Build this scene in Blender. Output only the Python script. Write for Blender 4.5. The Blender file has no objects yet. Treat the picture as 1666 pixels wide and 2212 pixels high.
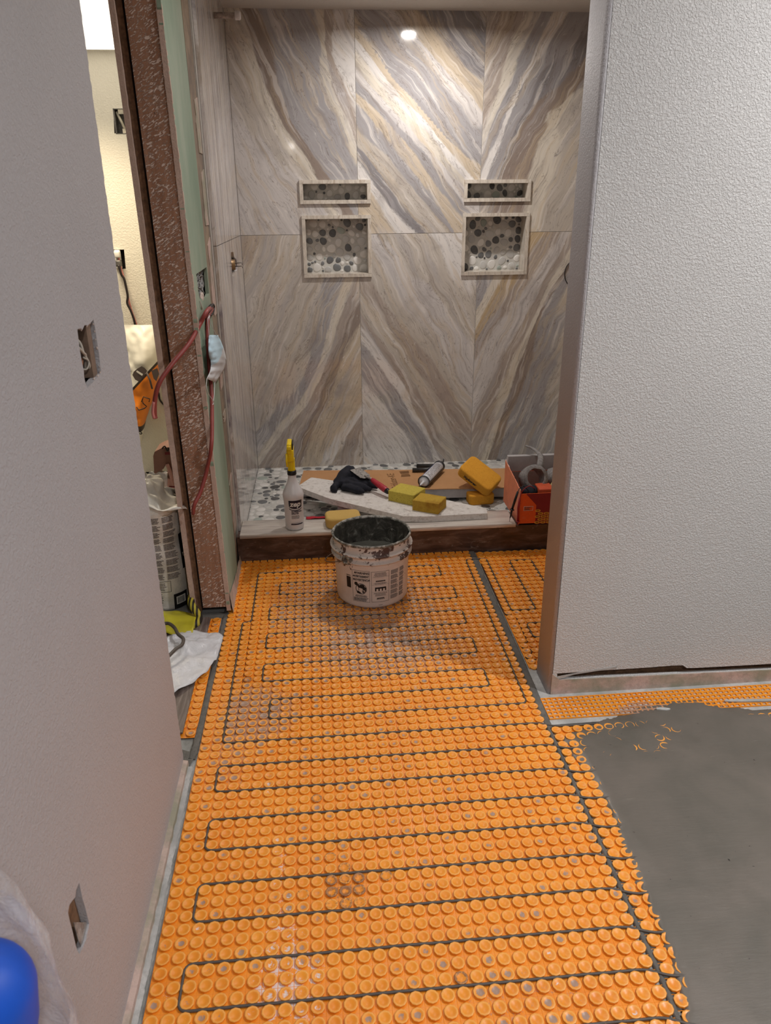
import bpy, bmesh, math, random
from math import pi, sin, cos, radians
from mathutils import Vector, Matrix, noise
from mathutils.geometry import tessellate_polygon
random.seed(7)
SC = bpy.context.scene
COL = SC.collection

# ------------------------------------------------------------------ camera
CAM_H = 1.40
F_PX = 1631.75
YAW, PITCH, ROLL = radians(4.898), radians(22.294), radians(-0.504)
def cam_axes():
    cy, sy, cp, sp = cos(YAW), sin(YAW), cos(PITCH), sin(PITCH)
    f = Vector((sy*cp, cy*cp, -sp)); r = Vector((cy, -sy, 0)); u = r.cross(f)
    c, s = cos(ROLL), sin(ROLL)
    return c*r + s*u, -s*r + c*u, f
RX, UX, FX = cam_axes()
CAM = Vector((0, 0, CAM_H))
cd = bpy.data.cameras.new('camera'); cam = bpy.data.objects.new('camera', cd); COL.objects.link(cam)
cam.matrix_world = Matrix(((RX.x, UX.x, -FX.x, 0), (RX.y, UX.y, -FX.y, 0), (RX.z, UX.z, -FX.z, CAM_H), (0, 0, 0, 1)))
cd.sensor_fit = 'VERTICAL'; cd.sensor_height = 36; cd.lens = F_PX/2212*36
cd.clip_start = 0.02
cd.dof.use_dof = True; cd.dof.focus_distance = 2.6; cd.dof.aperture_fstop = 9
SC.camera = cam
def ray(px, py):
    return RX*(px-833) - UX*(py-1106) + FX*F_PX
def on(axis, val, px, py):
    """the point of a real plane (x, y or z = val) that shows at this spot of the photo"""
    d = ray(px, py); i = 'xyz'.index(axis)
    return CAM + d*((val-CAM[i])/d[i])

# ------------------------------------------------------------------ colour management, world, lights
SC.view_settings.view_transform = 'Standard'; SC.view_settings.look = 'None'
SC.view_settings.exposure = 0.0; SC.view_settings.gamma = 1.0
SC.view_settings.use_curve_mapping = False
w = bpy.data.worlds.new('world'); SC.world = w; w.use_nodes = True
w.node_tree.nodes['Background'].inputs[0].default_value = (0.8, 0.85, 1, 1)
w.node_tree.nodes['Background'].inputs[1].default_value = 0.05
P_SHOWER = 12; P_BATH = 36; P_BATH2 = 27; P_WC = 4
def area(name, loc, size, power, color, rot=(0, 0, 0), shape='DISK', spread=pi):
    l = bpy.data.lights.new(name, 'AREA'); l.shape = shape; l.size = size; l.energy = power; l.color = color
    l.spread = spread
    if shape == 'RECTANGLE': l.size_y = size
    o = bpy.data.objects.new(name, l); o.location = loc; o.rotation_euler = rot; COL.objects.link(o); return o
COOL = (1.0, 0.98, 0.965); NEUT = (1.0, 0.95, 0.91)
area('shower_light', (0.52, 3.50, 2.188), 0.06, P_SHOWER, NEUT, spread=radians(168))
area('bath_light', (1.70, 1.10, 2.43), 0.13, P_BATH, COOL, spread=radians(165))
area('bath_light', (0.35, -0.9, 2.43), 0.13, P_BATH2, COOL, spread=radians(165))
area('bedroom_light', (-1.05, 3.66, 2.035), 0.30, 9, (1.0, 0.84, 0.60), spread=radians(105))
area('hall_fill_light', (0.15, 2.35, 2.43), 0.10, P_WC, NEUT, spread=radians(150))  # added fill lamp over the bucket area, no known source there

def srgb(r, g, b):
    f = lambda c: (c/255/12.92) if c/255 <= 0.04045 else ((c/255+0.055)/1.055)**2.4
    return (f(r), f(g), f(b), 1)

# ------------------------------------------------------------------ materials
MATS = {}
class NB:
    """small node builder"""
    def __init__(s, name, rough=0.6, col=(0.5, 0.5, 0.5, 1), spec=0.5):
        m = bpy.data.materials.new(name); m.use_nodes = True; s.m = m; s.t = m.node_tree
        s.b = s.t.nodes['Principled BSDF']; s.b.inputs['Roughness'].default_value = rough
        s.b.inputs['Base Color'].default_value = col
        s.b.inputs['Specular IOR Level'].default_value = spec
        MATS[name] = m
    def n(s, typ, **kw):
        nd = s.t.nodes.new(typ)
        for k, v in kw.items():
            if k in nd.inputs.keys() if hasattr(nd.inputs, 'keys') else False: nd.inputs[k].default_value = v
            else: setattr(nd, k, v)
        return nd
    def l(s, a, b): s.t.links.new(a, b)
    def coord(s, kind='Object', scale=(1, 1, 1), rot=(0, 0, 0)):
        tc = s.n('ShaderNodeTexCoord'); mp = s.n('ShaderNodeMapping')
        mp.inputs['Scale'].default_value = scale; mp.inputs['Rotation'].default_value = rot
        s.l(tc.outputs[kind], mp.inputs['Vector']); return mp.outputs['Vector']
    def geo(s, scale=(1, 1, 1), rot=(0, 0, 0)):
        g = s.n('ShaderNodeNewGeometry'); mp = s.n('ShaderNodeMapping')
        mp.inputs['Scale'].default_value = scale; mp.inputs['Rotation'].default_value = rot
        s.l(g.outputs['Position'], mp.inputs['Vector']); return mp.outputs['Vector']
    def noise(s, vec, scale=5, detail=4, rough=0.6, dist=0.0):
        nd = s.n('ShaderNodeTexNoise'); nd.inputs['Scale'].default_value = scale
        nd.inputs['Detail'].default_value = detail; nd.inputs['Roughness'].default_value = rough
        nd.inputs['Distortion'].default_value = dist
        s.l(vec, nd.inputs['Vector']); return nd.outputs['Fac']
    def voro(s, vec, scale=5, feature='F1'):
        nd = s.n('ShaderNodeTexVoronoi'); nd.feature = feature; nd.inputs['Scale'].default_value = scale
        s.l(vec, nd.inputs['Vector']); return nd.outputs['Distance']
    def ramp(s, fac, stops, interp='LINEAR'):
        r = s.n('ShaderNodeValToRGB'); r.color_ramp.interpolation = interp
        e = r.color_ramp.elements
        while len(e) < len(stops): e.new(0.5)
        for el, (p, c) in zip(e, stops):
            el.position = p; el.color = c if isinstance(c, tuple) else (c, c, c, 1)
        s.l(fac, r.inputs['Fac']); return r.outputs['Color']
    def mix(s, fac, a, b, mode='MIX'):
        m = s.n('ShaderNodeMix', data_type='RGBA', blend_type=mode)
        for sock, v in ((m.inputs['Factor'], fac), (m.inputs['A'], a), (m.inputs['B'], b)): pass
        ia = [i for i in m.inputs if i.name == 'A' and i.type == 'RGBA'][0]
        ib = [i for i in m.inputs if i.name == 'B' and i.type == 'RGBA'][0]
        fi = [i for i in m.inputs if i.name == 'Factor' and i.type == 'VALUE'][0]
        for sock, v in ((fi, fac), (ia, a), (ib, b)):
            if hasattr(v, 'is_output') or hasattr(v, 'node'): s.l(v, sock)
            else: sock.default_value = v
        return [o for o in m.outputs if o.type == 'RGBA'][0]
    def math(s, op, a, b=0.0):
        m = s.n('ShaderNodeMath', operation=op)
        for i, v in enumerate((a, b)):
            if hasattr(v, 'node'): s.l(v, m.inputs[i])
            else: m.inputs[i].default_value = v
        return m.outputs[0]
    def col(s, c): s.l(c, s.b.inputs['Base Color']); return s
    def rough(s, c): s.l(c, s.b.inputs['Roughness']); return s
    def bump(s, h, dist=0.001, strength=1.0):
        b = s.n('ShaderNodeBump'); b.inputs['Distance'].default_value = dist; b.inputs['Strength'].default_value = strength
        s.l(h, b.inputs['Height']); s.l(b.outputs['Normal'], s.b.inputs['Normal']); return s
def plain(name, col, rough=0.6, metal=0.0, spec=0.5, var=0.08, vscale=30, bump=0.0, bscale=200, trans=0.0, alpha=1.0):
    m = NB(name, rough, col, spec)
    v = m.coord()
    f = m.noise(v, vscale, 5, 0.65)
    dark = tuple(c*(1-var*2.2) for c in col[:3])+(1,); lite = tuple(min(1, c*(1+var)) for c in col[:3])+(1,)
    m.col(m.ramp(f, [(0.3, dark), (0.7, lite)]))
    m.b.inputs['Metallic'].default_value = metal
    if trans: m.b.inputs['Transmission Weight'].default_value = trans
    if alpha < 1: m.b.inputs['Alpha'].default_value = alpha
    if bump: m.bump(m.noise(v, bscale, 4, 0.6), bump)
    return m.m

def mat_paint(name, col, bscale, bdist, rough=0.45, knock=True, stain=None):
    m = NB(name, rough, col)
    v = m.geo()
    a = m.noise(v, bscale, 3, 0.55, 0.6)
    h = m.ramp(a, [(0.42, 0.0), (0.60, 1.0)]) if knock else a
    f = m.noise(v, 2.5, 4, 0.6)
    c = m.ramp(f, [(0.3, tuple(x*0.94 for x in col[:3])+(1,)), (0.7, col)])
    m.col(c); m.bump(h, bdist); return m.m
mat_paint('paint_right', srgb(204, 203, 202), 185, 0.0009, 0.42)
mat_paint('paint_left', srgb(178, 175, 178), 170, 0.0005, 0.55)
mat_paint('paint_warm', srgb(226, 220, 206), 120, 0.0006, 0.6)
mat_paint('paint_ceiling', srgb(205, 200, 194), 90, 0.0006, 0.7)

def mat_plaster(name, col, col2, sc=60, bd=0.002):
    m = NB(name, 0.85); v = m.geo()
    f = m.noise(v, sc, 6, 0.7); g = m.noise(v, 9, 4, 0.6)
    m.col(m.mix(m.ramp(g, [(0.4, 0.0), (0.62, 1.0)]), m.ramp(f, [(0.3, tuple(x*0.7 for x in col[:3])+(1,)), (0.55, col)]), col2))
    m.bump(f, bd); return m.m
mat_plaster('plaster_edge', srgb(206, 180, 166), srgb(190, 164, 150), 160, 0.002)
mat_plaster('plaster_base', srgb(196, 172, 162), srgb(150, 146, 128), 50, 0.002)
mat_plaster('concrete', srgb(138, 138, 134), srgb(168, 168, 166), 40, 0.001)
mat_plaster('thinset', srgb(112, 108, 102), srgb(92, 90, 86), 70, 0.004)
mat_plaster('white_putty', srgb(190, 190, 188), srgb(160, 160, 158), 60, 0.002)
mat_plaster('backer', srgb(150, 132, 112), srgb(118, 104, 92), 20, 0.001)

# green moisture-resistant board
m = NB('green_board', 0.7); v = m.geo((1, 1, 0.35))
m.col(m.mix(m.ramp(m.noise(v, 7, 5, 0.6), [(0.35, 0.0), (0.75, 1.0)]), srgb(128, 148, 128), srgb(160, 168, 150)))
# brown jamb with dried white flecks
m = NB('jamb_wood', 0.75); v = m.geo((1, 1, 1), (0, radians(-25), 0)); v2 = m.geo((1, 1, 1), (0, radians(32), 0)); sc_ = m.n('ShaderNodeMapping'); m.l(v2, sc_.inputs['Vector']); sc_.inputs['Scale'].default_value = (0.8, 1, 2.2); v2 = sc_.outputs['Vector']
base = m.ramp(m.noise(m.geo((30, 30, 2.0)), 2, 5, 0.7), [(0.3, srgb(140, 98, 74)), (0.7, srgb(176, 132, 106))])
fl = m.noise(v2, 85, 4, 0.66, 0.7)
dens = m.noise(v, 5, 2, 0.5)
fac = m.ramp(m.math('ADD', fl, m.math('MULTIPLY', m.math('SUBTRACT', dens, 0.5), 0.22)), [(0.525, 0.0), (0.575, 1.0)])
c = m.mix(fac, base, srgb(222, 200, 188))
c = m.mix(m.ramp(m.noise(m.geo(), 38, 3, 0.6), [(0.23, 1.0), (0.29, 0.0)]), c, srgb(60, 34, 24))
m.col(c); m.bump(fac, 0.0015)
plain('dark_wood', srgb(122, 92, 68), 0.8, var=0.25, vscale=60, bump=0.001)
plain('dark_gap', srgb(30, 22, 20), 0.9)
# brown waterproofed kerb face
m = NB('kerb_brown', 0.32); v = m.geo((1.2, 1, 5))
f = m.noise(v, 6, 7, 0.65, 0.8)
c = m.ramp(f, [(0.25, srgb(40, 28, 25)), (0.5, srgb(78, 58, 50)), (0.72, srgb(122, 102, 92))])
c = m.mix(m.ramp(m.noise(m.geo((1, 1, 2)), 11, 6, 0.7, 2.5), [(0.61, 0.0), (0.66, 0.5)]), c, srgb(150, 138, 130))
m.col(c); m.bump(f, 0.002)

def mat_stone(name, ang_axis='z', stretch=(1, 14, 10), rot=(0, 0, 0), cols=None, rough=0.1, sc=3.0):
    m = NB(name, rough)
    v = m.geo(stretch, rot)
    f = m.noise(v, sc, 8, 0.62, 0.5)
    cols = cols or [(0.36, srgb(122, 112, 110)), (0.42, srgb(160, 152, 152)), (0.465, srgb(214, 208, 204)), (0.51, srgb(178, 166, 154)), (0.54, srgb(222, 218, 214)), (0.585, srgb(146, 140, 146)), (0.64, srgb(206, 196, 186))]
    c = m.ramp(f, cols)
    f2 = m.noise(v, sc*5, 5, 0.7, 1.0)
    c = m.mix(m.ramp(f2, [(0.30, 0.55), (0.40, 0.0)]), c, srgb(120, 108, 98))
    m.col(c); return m.m
mat_stone('stone_leftwall', stretch=(1, 9, 0.55), rot=(radians(-4), 0, 0), sc=1.7)
mat_stone('stone_kerb', stretch=(1.0, 9, 9), rot=(0, 0, radians(6)), sc=3, rough=0.3,
          cols=[(0.25, srgb(150, 140, 134)), (0.42, srgb(190, 180, 172)), (0.55, srgb(216, 208, 198)), (0.7, srgb(186, 172, 160))])
mat_stone('stone_edge', stretch=(10, 10, 3), rot=(0, radians(30), 0), sc=4, rough=0.2,
          cols=[(0.25, srgb(150, 142, 140)), (0.42, srgb(196, 186, 172)), (0.55, srgb(214, 206, 194)), (0.7, srgb(176, 160, 142))])
plain('grout', srgb(176, 172, 166), 0.85)
plain('pebble_grout', srgb(196, 194, 188), 0.7, bump=0.0005)

# pebbles: colour comes from a per-pebble attribute
m = NB('pebble', 0.30)
at = m.n('ShaderNodeAttribute'); at.attribute_name = 'tint'
v = m.geo(); f = m.noise(v, 55, 6, 0.7, 1.2)
m.col(m.mix(m.ramp(f, [(0.35, 0.0), (0.75, 0.22)]), at.outputs['Color'], m.mix(0.5, at.outputs['Color'], (0.62, 0.62, 0.6, 1))))

# orange studded membrane; attribute dirt: R grey thinset, G white, B dark ring
def mat_membrane(name, grid=True):
    m = NB(name, 0.42)
    at = m.n('ShaderNodeAttribute'); at.attribute_name = 'dirt'
    sp = m.n('ShaderNodeSeparateColor'); m.l(at.outputs['Color'], sp.inputs['Color'])
    v = m.geo(); f = m.noise(v, 9, 5, 0.6)
    base = m.ramp(f, [(0.3, (0.78, 0.235, 0.010, 1)), (0.7, (0.88, 0.325, 0.022, 1))])
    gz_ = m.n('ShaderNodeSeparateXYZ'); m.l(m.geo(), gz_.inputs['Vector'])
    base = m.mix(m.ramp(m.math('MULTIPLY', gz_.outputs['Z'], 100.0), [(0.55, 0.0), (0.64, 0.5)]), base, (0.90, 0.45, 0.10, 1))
    n1 = m.noise(v, 170, 5, 0.72, 0.4)
    def thr(ch, lo=0.0):
        s = m.math('ADD', sp.outputs[ch], m.math('MULTIPLY', m.math('SUBTRACT', n1, 0.5), 1.3))
        return m.ramp(s, [(0.42, 0.0), (0.60, 1.0)])
    c = m.mix(m.math('MULTIPLY', thr('Blue'), 0.8), base, srgb(120, 82, 62))
    c = m.mix(m.math('MULTIPLY', thr('Red'), 0.85), c, srgb(148, 132, 124))
    bl_ = m.ramp(m.noise(v, 46, 3, 0.6, 0.8), [(0.48, 0.0), (0.54, 1.0)])
    c = m.mix(m.math('MULTIPLY', thr('Green'), bl_), c, srgb(222, 208, 204))
    dust = m.ramp(m.noise(v, 420, 3, 0.7), [(0.66, 0.0), (0.74, 0.6)])
    c = m.mix(dust, c, srgb(190, 150, 130))
    m.col(c)
    m.b.inputs['Subsurface Weight'].default_value = 0.0
    m.b.inputs['Coat Weight'].default_value = 0.1; m.b.inputs['Coat Roughness'].default_value = 0.25
    return m.m
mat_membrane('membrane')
plain('membrane_seam', srgb(90, 40, 15), 0.8)
plain('cable_grey', srgb(84, 76, 70), 0.5, var=0.1)
plain('cable_black', srgb(34, 24, 24), 0.5)
# levelling mortar
m = NB('leveler', 0.34); v = m.geo()
f = m.noise(v, 5, 4, 0.6, 0.4); st = m.noise(m.geo((1, 5, 1), (0, 0, radians(12))), 14, 6, 0.7)
c = m.ramp(f, [(0.3, srgb(92, 88, 80)), (0.7, srgb(112, 104, 96))])
c = m.mix(m.ramp(st, [(0.64, 0.0), (0.72, 0.35)]), c, srgb(140, 134, 124))
c = m.mix(m.ramp(m.noise(v, 90, 2, 0.5), [(0.22, 1.0), (0.255, 0.0)]), c, srgb(40, 36, 32))
m.col(c); m.bump(st, 0.0006); m.rough(m.ramp(m.noise(v, 12, 4, 0.6), [(0.3, 0.3), (0.7, 0.5)]))
# ------------------------------------------------------------------ mesh helpers
class MB:
    def __init__(s): s.v = []; s.f = []; s.sm = []
    def add(s, vs, fs, smooth=False):
        o = len(s.v); s.v += [tuple(v) for v in vs]; s.f += [tuple(i+o for i in f) for f in fs]; s.sm += [smooth]*len(fs)
        return s
    def box(s, a, b, M=None):
        (x0, y0, z0), (x1, y1, z1) = a, b
        vs = [Vector(p) for p in ((x0,y0,z0),(x1,y0,z0),(x1,y1,z0),(x0,y1,z0),(x0,y0,z1),(x1,y0,z1),(x1,y1,z1),(x0,y1,z1))]
        if M: vs = [M @ v for v in vs]
        return s.add(vs, [(0,3,2,1),(4,5,6,7),(0,1,5,4),(1,2,6,5),(2,3,7,6),(3,0,4,7)])
    def rbox(s, a, b, r, seg=3, M=None):
        bm = bmesh.new(); bmesh.ops.create_cube(bm, size=1)
        for v in bm.verts:
            v.co = Vector([(a[i]+b[i])/2 + v.co[i]*(b[i]-a[i]) for i in range(3)])
        bmesh.ops.bevel(bm, geom=list(bm.edges), offset=r, segments=seg, profile=0.5, affect='EDGES')
        return s.bm(bm, M, True)
    def bm(s, bm, M=None, smooth=False):
        bm.verts.index_update()
        vs = [(M @ v.co if M else v.co.copy()) for v in bm.verts]
        fs = [tuple(v.index for v in f.verts) for f in bm.faces]; bm.free()
        return s.add(vs, fs, smooth)
    def lathe(s, prof, seg=48, M=None, cap0=True, cap1=True, smooth=True, sx=1, sy=1):
        vs = []; fs = []
        for r, z in prof:
            for k in range(seg):
                t = 2*pi*k/seg; vs.append(Vector((r*cos(t)*sx, r*sin(t)*sy, z)))
        n = len(prof)
        for i in range(n-1):
            for k in range(seg):
                k2 = (k+1) % seg
                fs.append((i*seg+k, i*seg+k2, (i+1)*seg+k2, (i+1)*seg+k))
        if cap0: fs.append(tuple(reversed(range(seg))))
        if cap1: fs.append(tuple((n-1)*seg+k for k in range(seg)))
        if M: vs = [M @ v for v in vs]
        return s.add(vs, fs, smooth)
    def tube(s, pts, r, seg=8, closed=False):
        pts = [Vector(p) for p in pts]; n = len(pts)
        rr = r if isinstance(r, (list, tuple)) else [r]*n
        vs = []; fs = []; up = Vector((0, 0, 1)); prev = None
        for i, p in enumerate(pts):
            a = pts[i-1] if (i > 0 or closed) else p; b = pts[(i+1) % n] if (i < n-1 or closed) else p
            t = (b-a).normalized() if (b-a).length > 1e-9 else Vector((1, 0, 0))
            if prev is None:
                x = t.cross(up if abs(t.z) < 0.9 else Vector((1, 0, 0))).normalized()
            else:
                x = (prev - t*prev.dot(t)); x = x.normalized() if x.length > 1e-6 else t.orthogonal().normalized()
            prev = x; y = t.cross(x)
            for k in range(seg):
                q = 2*pi*k/seg; vs.append(p + (x*cos(q) + y*sin(q))*rr[i])
        m = n if closed else n-1
        for i in range(m):
            for k in range(seg):
                k2 = (k+1) % seg; j = (i+1) % n
                fs.append((i*seg+k, i*seg+k2, j*seg+k2, j*seg+k))
        if not closed: fs += [tuple(reversed(range(seg))), tuple((n-1)*seg+k for k in range(seg))]
        return s.add(vs, fs, True)
    def poly(s, pts, thick, holes=(), axis='x', at=0.0):
        """extruded polygon with holes in the plane axis=at, solid towards at+thick; pts are the other two coords in order"""
        loops = [list(pts)] + [list(h) for h in holes]
        def P(p, d):
            return {'x': (at+d, p[0], p[1]), 'y': (p[0], at+d, p[1]), 'z': (p[0], p[1], at+d)}[axis]
        flat = [q for l in loops for q in l]
        tri = tessellate_polygon([[Vector((q[0], q[1], 0)) for q in l] for l in loops])
        n = len(flat)
        vs = [P(q, 0) for q in flat] + [P(q, thick) for q in flat]
        fs = [tuple(t) for t in tri] + [tuple(i+n for i in reversed(t)) for t in tri]
        o = 0
        for l in loops:
            k = len(l)
            for i in range(k):
                j = (i+1) % k; fs.append((o+i, o+j, o+j+n, o+i+n))
            o += k
        return s.add(vs, fs)
    def build(s, name, mat, parent=None, recalc=True):
        me = bpy.data.meshes.new(name); me.from_pydata([tuple(v) for v in s.v], [], s.f)
        me.polygons.foreach_set('use_smooth', s.sm); me.update()
        if recalc:
            b = bmesh.new(); b.from_mesh(me); bmesh.ops.recalc_face_normals(b, faces=b.faces); b.to_mesh(me); b.free()
        me.materials.append(MATS[mat] if isinstance(mat, str) else mat)
        o = bpy.data.objects.new(name, me); COL.objects.link(o)
        if parent: put(o, parent)
        return o
def put(o, parent):
    o.parent = parent; o.matrix_parent_inverse = parent.matrix_world.inverted() if parent.type != 'EMPTY' else Matrix.Translation(-Vector(parent.location))
def thing(name, loc, label, cat, group=None):
    o = bpy.data.objects.new(name, None); o.location = loc; o.empty_display_size = 0.05; COL.objects.link(o)
    return tag(o, label, cat, group)
def tag(o, label, cat, group=None, kind=None):
    o['label'] = label; o['category'] = cat
    if group: o['group'] = group
    if kind: o['kind'] = kind
    return o
def structure(o): o['kind'] = 'structure'; return o
def smooth_path(pts, n=8):
    pts = [Vector(p) for p in pts]; out = []
    P = [pts[0]*2-pts[1]] + pts + [pts[-1]*2-pts[-2]]
    for i in range(1, len(P)-2):
        a, b, c, d = P[i-1:i+3]
        for k in range(n):
            t = k/n
            out.append(0.5*((2*b) + (c-a)*t + (2*a-5*b+4*c-d)*t*t + (3*b-a-3*c+d)*t**3))
    out.append(pts[-1]); return out
def round_path(pts, r, n=5):
    pts = [Vector(p) for p in pts]; out = [pts[0]]
    for i in range(1, len(pts)-1):
        a, b, c = pts[i-1:i+2]
        d1 = (a-b); d2 = (c-b); q = min(r, d1.length/2, d2.length/2)
        p1 = b+d1.normalized()*q; p2 = b+d2.normalized()*q
        for k in range(n+1):
            t = k/n; out.append(p1*(1-t)**2 + b*2*t*(1-t) + p2*t*t)
    out.append(pts[-1]); return out
def fbm(p, s=1.0, o=4):
    return noise.fractal(Vector(p)*s, 1.0, 2.0, o)
def jag(a, b, n, amp, seed=0, ax=0):
    out = []
    for k in range(n):
        t = k/n; p = [a[0]*(1-t)+b[0]*t, a[1]*(1-t)+b[1]*t]
        p[ax] += amp*(noise.noise(Vector((k*0.63+seed, seed*1.7, 0))) + 0.7*noise.noise(Vector((k*1.9+seed, 5, 0))))
        out.append(tuple(p))
    return out
def text_geo(txt, size, bold=0.0, align='CENTER'):
    """returns verts (x,y), faces of flat lettering"""
    cu = bpy.data.curves.new('t', 'FONT'); cu.body = txt; cu.size = size; cu.align_x = align; cu.align_y = 'CENTER'
    cu.offset = bold; cu.fill_mode = 'FRONT'; cu.resolution_u = 3
    o = bpy.data.objects.new('t', cu); COL.objects.link(o)
    dg = bpy.context.evaluated_depsgraph_get(); me = bpy.data.meshes.new_from_object(o.evaluated_get(dg))
    vs = [(v.co.x, v.co.y) for v in me.vertices]; fs = [tuple(p.vertices) for p in me.polygons]
    bpy.data.objects.remove(o); bpy.data.curves.remove(cu); bpy.data.meshes.remove(me)
    return vs, fs
class Flat:
    """flat artwork in (x,y) to be laid onto a surface"""
    def __init__(s): s.v = []; s.f = []
    def add(s, vs, fs): o = len(s.v); s.v += vs; s.f += [tuple(i+o for i in f) for f in fs]; return s
    def text(s, t, x, y, size, bold=0.0, align='CENTER', rot=0, shear=0, sx=1):
        vs, fs = text_geo(t, size, bold, align)
        c, q = cos(rot), sin(rot)
        vs = [((a+shear*b)*sx, b) for a, b in vs]
        return s.add([(x+a*c-b*q, y+a*q+b*c) for a, b in vs], fs)
    def rect(s, x0, y0, x1, y1, n=1):
        vs = []; 
        for k in range(n+1):
            x = x0+(x1-x0)*k/n; vs += [(x, y0), (x, y1)]
        return s.add(vs, [(2*k, 2*k+2, 2*k+3, 2*k+1) for k in range(n)])
    def frame(s, x0, y0, x1, y1, w, n=8):
        s.rect(x0, y0, x1, y0+w, n); s.rect(x0, y1-w, x1, y1, n); s.rect(x0, y0, x0+w, y1); s.rect(x1-w, y0, x1, y1); return s
    def lines(s, x0, y0, x1, y1, n, w, seed=0, center=False, broken=True):
        rnd = random.Random(seed)
        for k in range(n):
            y = y1 - (y1-y0)*(k+0.5)/n; L = (x1-x0)*rnd.uniform(0.72, 1.0)
            xs = (x0+x1-L)/2 if center else x0
            x = xs
            while x < xs+L:
                q = min(rnd.uniform(0.12, 0.3)*(x1-x0), xs+L-x)
                s.rect(x, y-w/2, x+q*0.93, y+w/2); x += q
        return s
    def disc(s, x, y, r, n=20, ry=None):
        ry = ry or r
        return s.add([(x+r*cos(2*pi*k/n), y+ry*sin(2*pi*k/n)) for k in range(n)], [tuple(range(n))])
    def ring(s, x, y, r, w, n=28, a0=0, a1=2*pi, ry=None):
        q = (ry or r)/r; vs = []
        for k in range(n+1):
            t = a0+(a1-a0)*k/n; vs += [(x+r*cos(t), y+r*q*sin(t)), (x+(r-w)*cos(t), y+(r-w)*q*sin(t))]
        return s.add(vs, [(2*k, 2*k+2, 2*k+3, 2*k+1) for k in range(n)])
    def poly(s, pts): return s.add(list(pts), [tuple(range(len(pts)))])
    def to(s, fn, name, mat, parent):
        mb = MB(); mb.add([fn(x, y) for x, y in s.v], s.f); return mb.build(name, mat, parent, recalc=False)
# ------------------------------------------------------------------ room shell
YW = 3.97; XL = -0.358; ZT = 2.198; XS1 = 1.50
mb = MB(); mb.box((-3.2, -2.6, -0.10), (3.4, 4.4, -0.004)); structure(mb.build('floor', 'concrete'))
mb = MB(); mb.box((-0.55, -2.6, 2.44), (3.4, 2.95, 2.50)); structure(mb.build('ceiling', 'paint_ceiling'))
mb = MB(); mb.box((-0.40, 2.93, ZT), (XS1+0.12, 4.1, ZT+0.05)); mb.box((-0.40, 2.93, ZT+0.05), (XS1+0.12, 2.99, 2.44)); structure(mb.build('ceiling', 'paint_ceiling'))
mb = MB(); mb.box((-0.6, -2.7, -0.1), (3.4, -2.6, 2.5)); structure(mb.build('wall_rear', 'paint_right'))
mb = MB(); mb.box((3.3, -2.6, -0.1), (3.4, 2.0, 2.5)); structure(mb.build('wall_side', 'paint_right'))

# near left wall with its cut end, a torn outlet opening and a torn slit
XN = -0.409
edge = jag((1.674, 0.012), (1.674, 2.44), 260, 0.0065, 3)
edge = [(y, z) for y, z in edge]
def wp(pts): return [(q.y, q.z) for q in (on('x', XN, *p) for p in pts)]
hole1 = wp([(167,711),(175,709),(178,713),(183,702),(190,703),(196,697),(202,690),(204,700),(207,716),(209,733),(212,752),(215,772),(217,792),(219,805),(214,813),(206,819),(201,826),(195,831),(189,838),(185,829),(182,815),(181,800),(177,782),(174,765),(171,745),(169,728)])
hole2 = wp([(171,1907),(174,1920),(178,1940),(184,1960),(191,1988),(193,1996),(190,2010),(186,2030),(180,2045),(171,2061),(166,2050),(161,2030),(156,2008),(151,1990),(147,1972),(150,1955),(156,1946),(163,1938),(165,1922)])
outer = [(-2.6, 0.012), (1.672, 0.012)] + edge[1:] + [(1.674, 2.44), (-2.6, 2.44)]
mb = MB(); mb.poly(outer, -0.0125, [hole1, hole2], 'x', XN)
structure(mb.build('wall_left', 'paint_left'))
mb = MB(); mb.box((-0.526, -2.6, 0.0), (-0.513, 1.668, 2.44))
mb.box((-0.513, 1.632, 0.0), (-0.4216, 1.666, 2.44)); mb.box((-0.513, -2.6, 0.0), (-0.4216, -2.56, 2.44))
mb.box((-0.513, 1.30, 0.0), (-0.4216, 1.338, 2.44))
structure(mb.build('wall_left', 'dark_wood'))
# paper-torn lower edge of the near wall
mb = MB(); n = 220
vs = []
for k in range(n+1):
    y = -1.0 + 2.67*k/n; a = 0.0018*noise.noise(Vector((y*60, 0, 0))); b = 0.0025*noise.noise(Vector((y*35, 7, 0)))
    vs += [(-0.4095, y, 0.016+a), (-0.397+b*0.5, y, 0.013+a), (-0.3955+b, y, -0.003)]
fs = []
for k in range(n): fs += [(3*k, 3*k+3, 3*k+4, 3*k+1), (3*k+1, 3*k+4, 3*k+5, 3*k+2)]
mb.add(vs, fs); structure(mb.build('baseboard_left', 'plaster_base'))

# doorway jamb (cut wall end) and the green board beyond it
YJ = 2.47
def shr(mb): mb.v = [(x+0.0145*(1.91-z), y, z) for x, y, z in mb.v]; return mb
mb = MB(); mb.box((-0.487, YJ, 0.035), (-0.403, YJ+0.038, 2.44)); jamb = structure(shr(mb).build('door_1', 'jamb_wood'))
mb = MB()
mb.box((-0.513, YJ+0.012, 0.012), (-0.4955, YJ+0.04, 2.44)); shr(mb).build('dark_stud', 'dark_wood', jamb)
mb = MB(); mb.box((-0.4955, YJ+0.025, 0.02), (-0.487, YJ+0.04, 2.44)); shr(mb).build('groove', 'dark_gap', jamb)
mb = MB(); e = jag((-0.513, 0.0), (-0.513, 2.44), 200, 0.0014, 9)
mb.poly([(-0.5285, 0.0)] + e + [(-0.513, 2.44), (-0.5285, 2.44)], 0.06, [], 'y', YJ-0.004); shr(mb).build('board_edge', 'plaster_edge', jamb)
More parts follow.
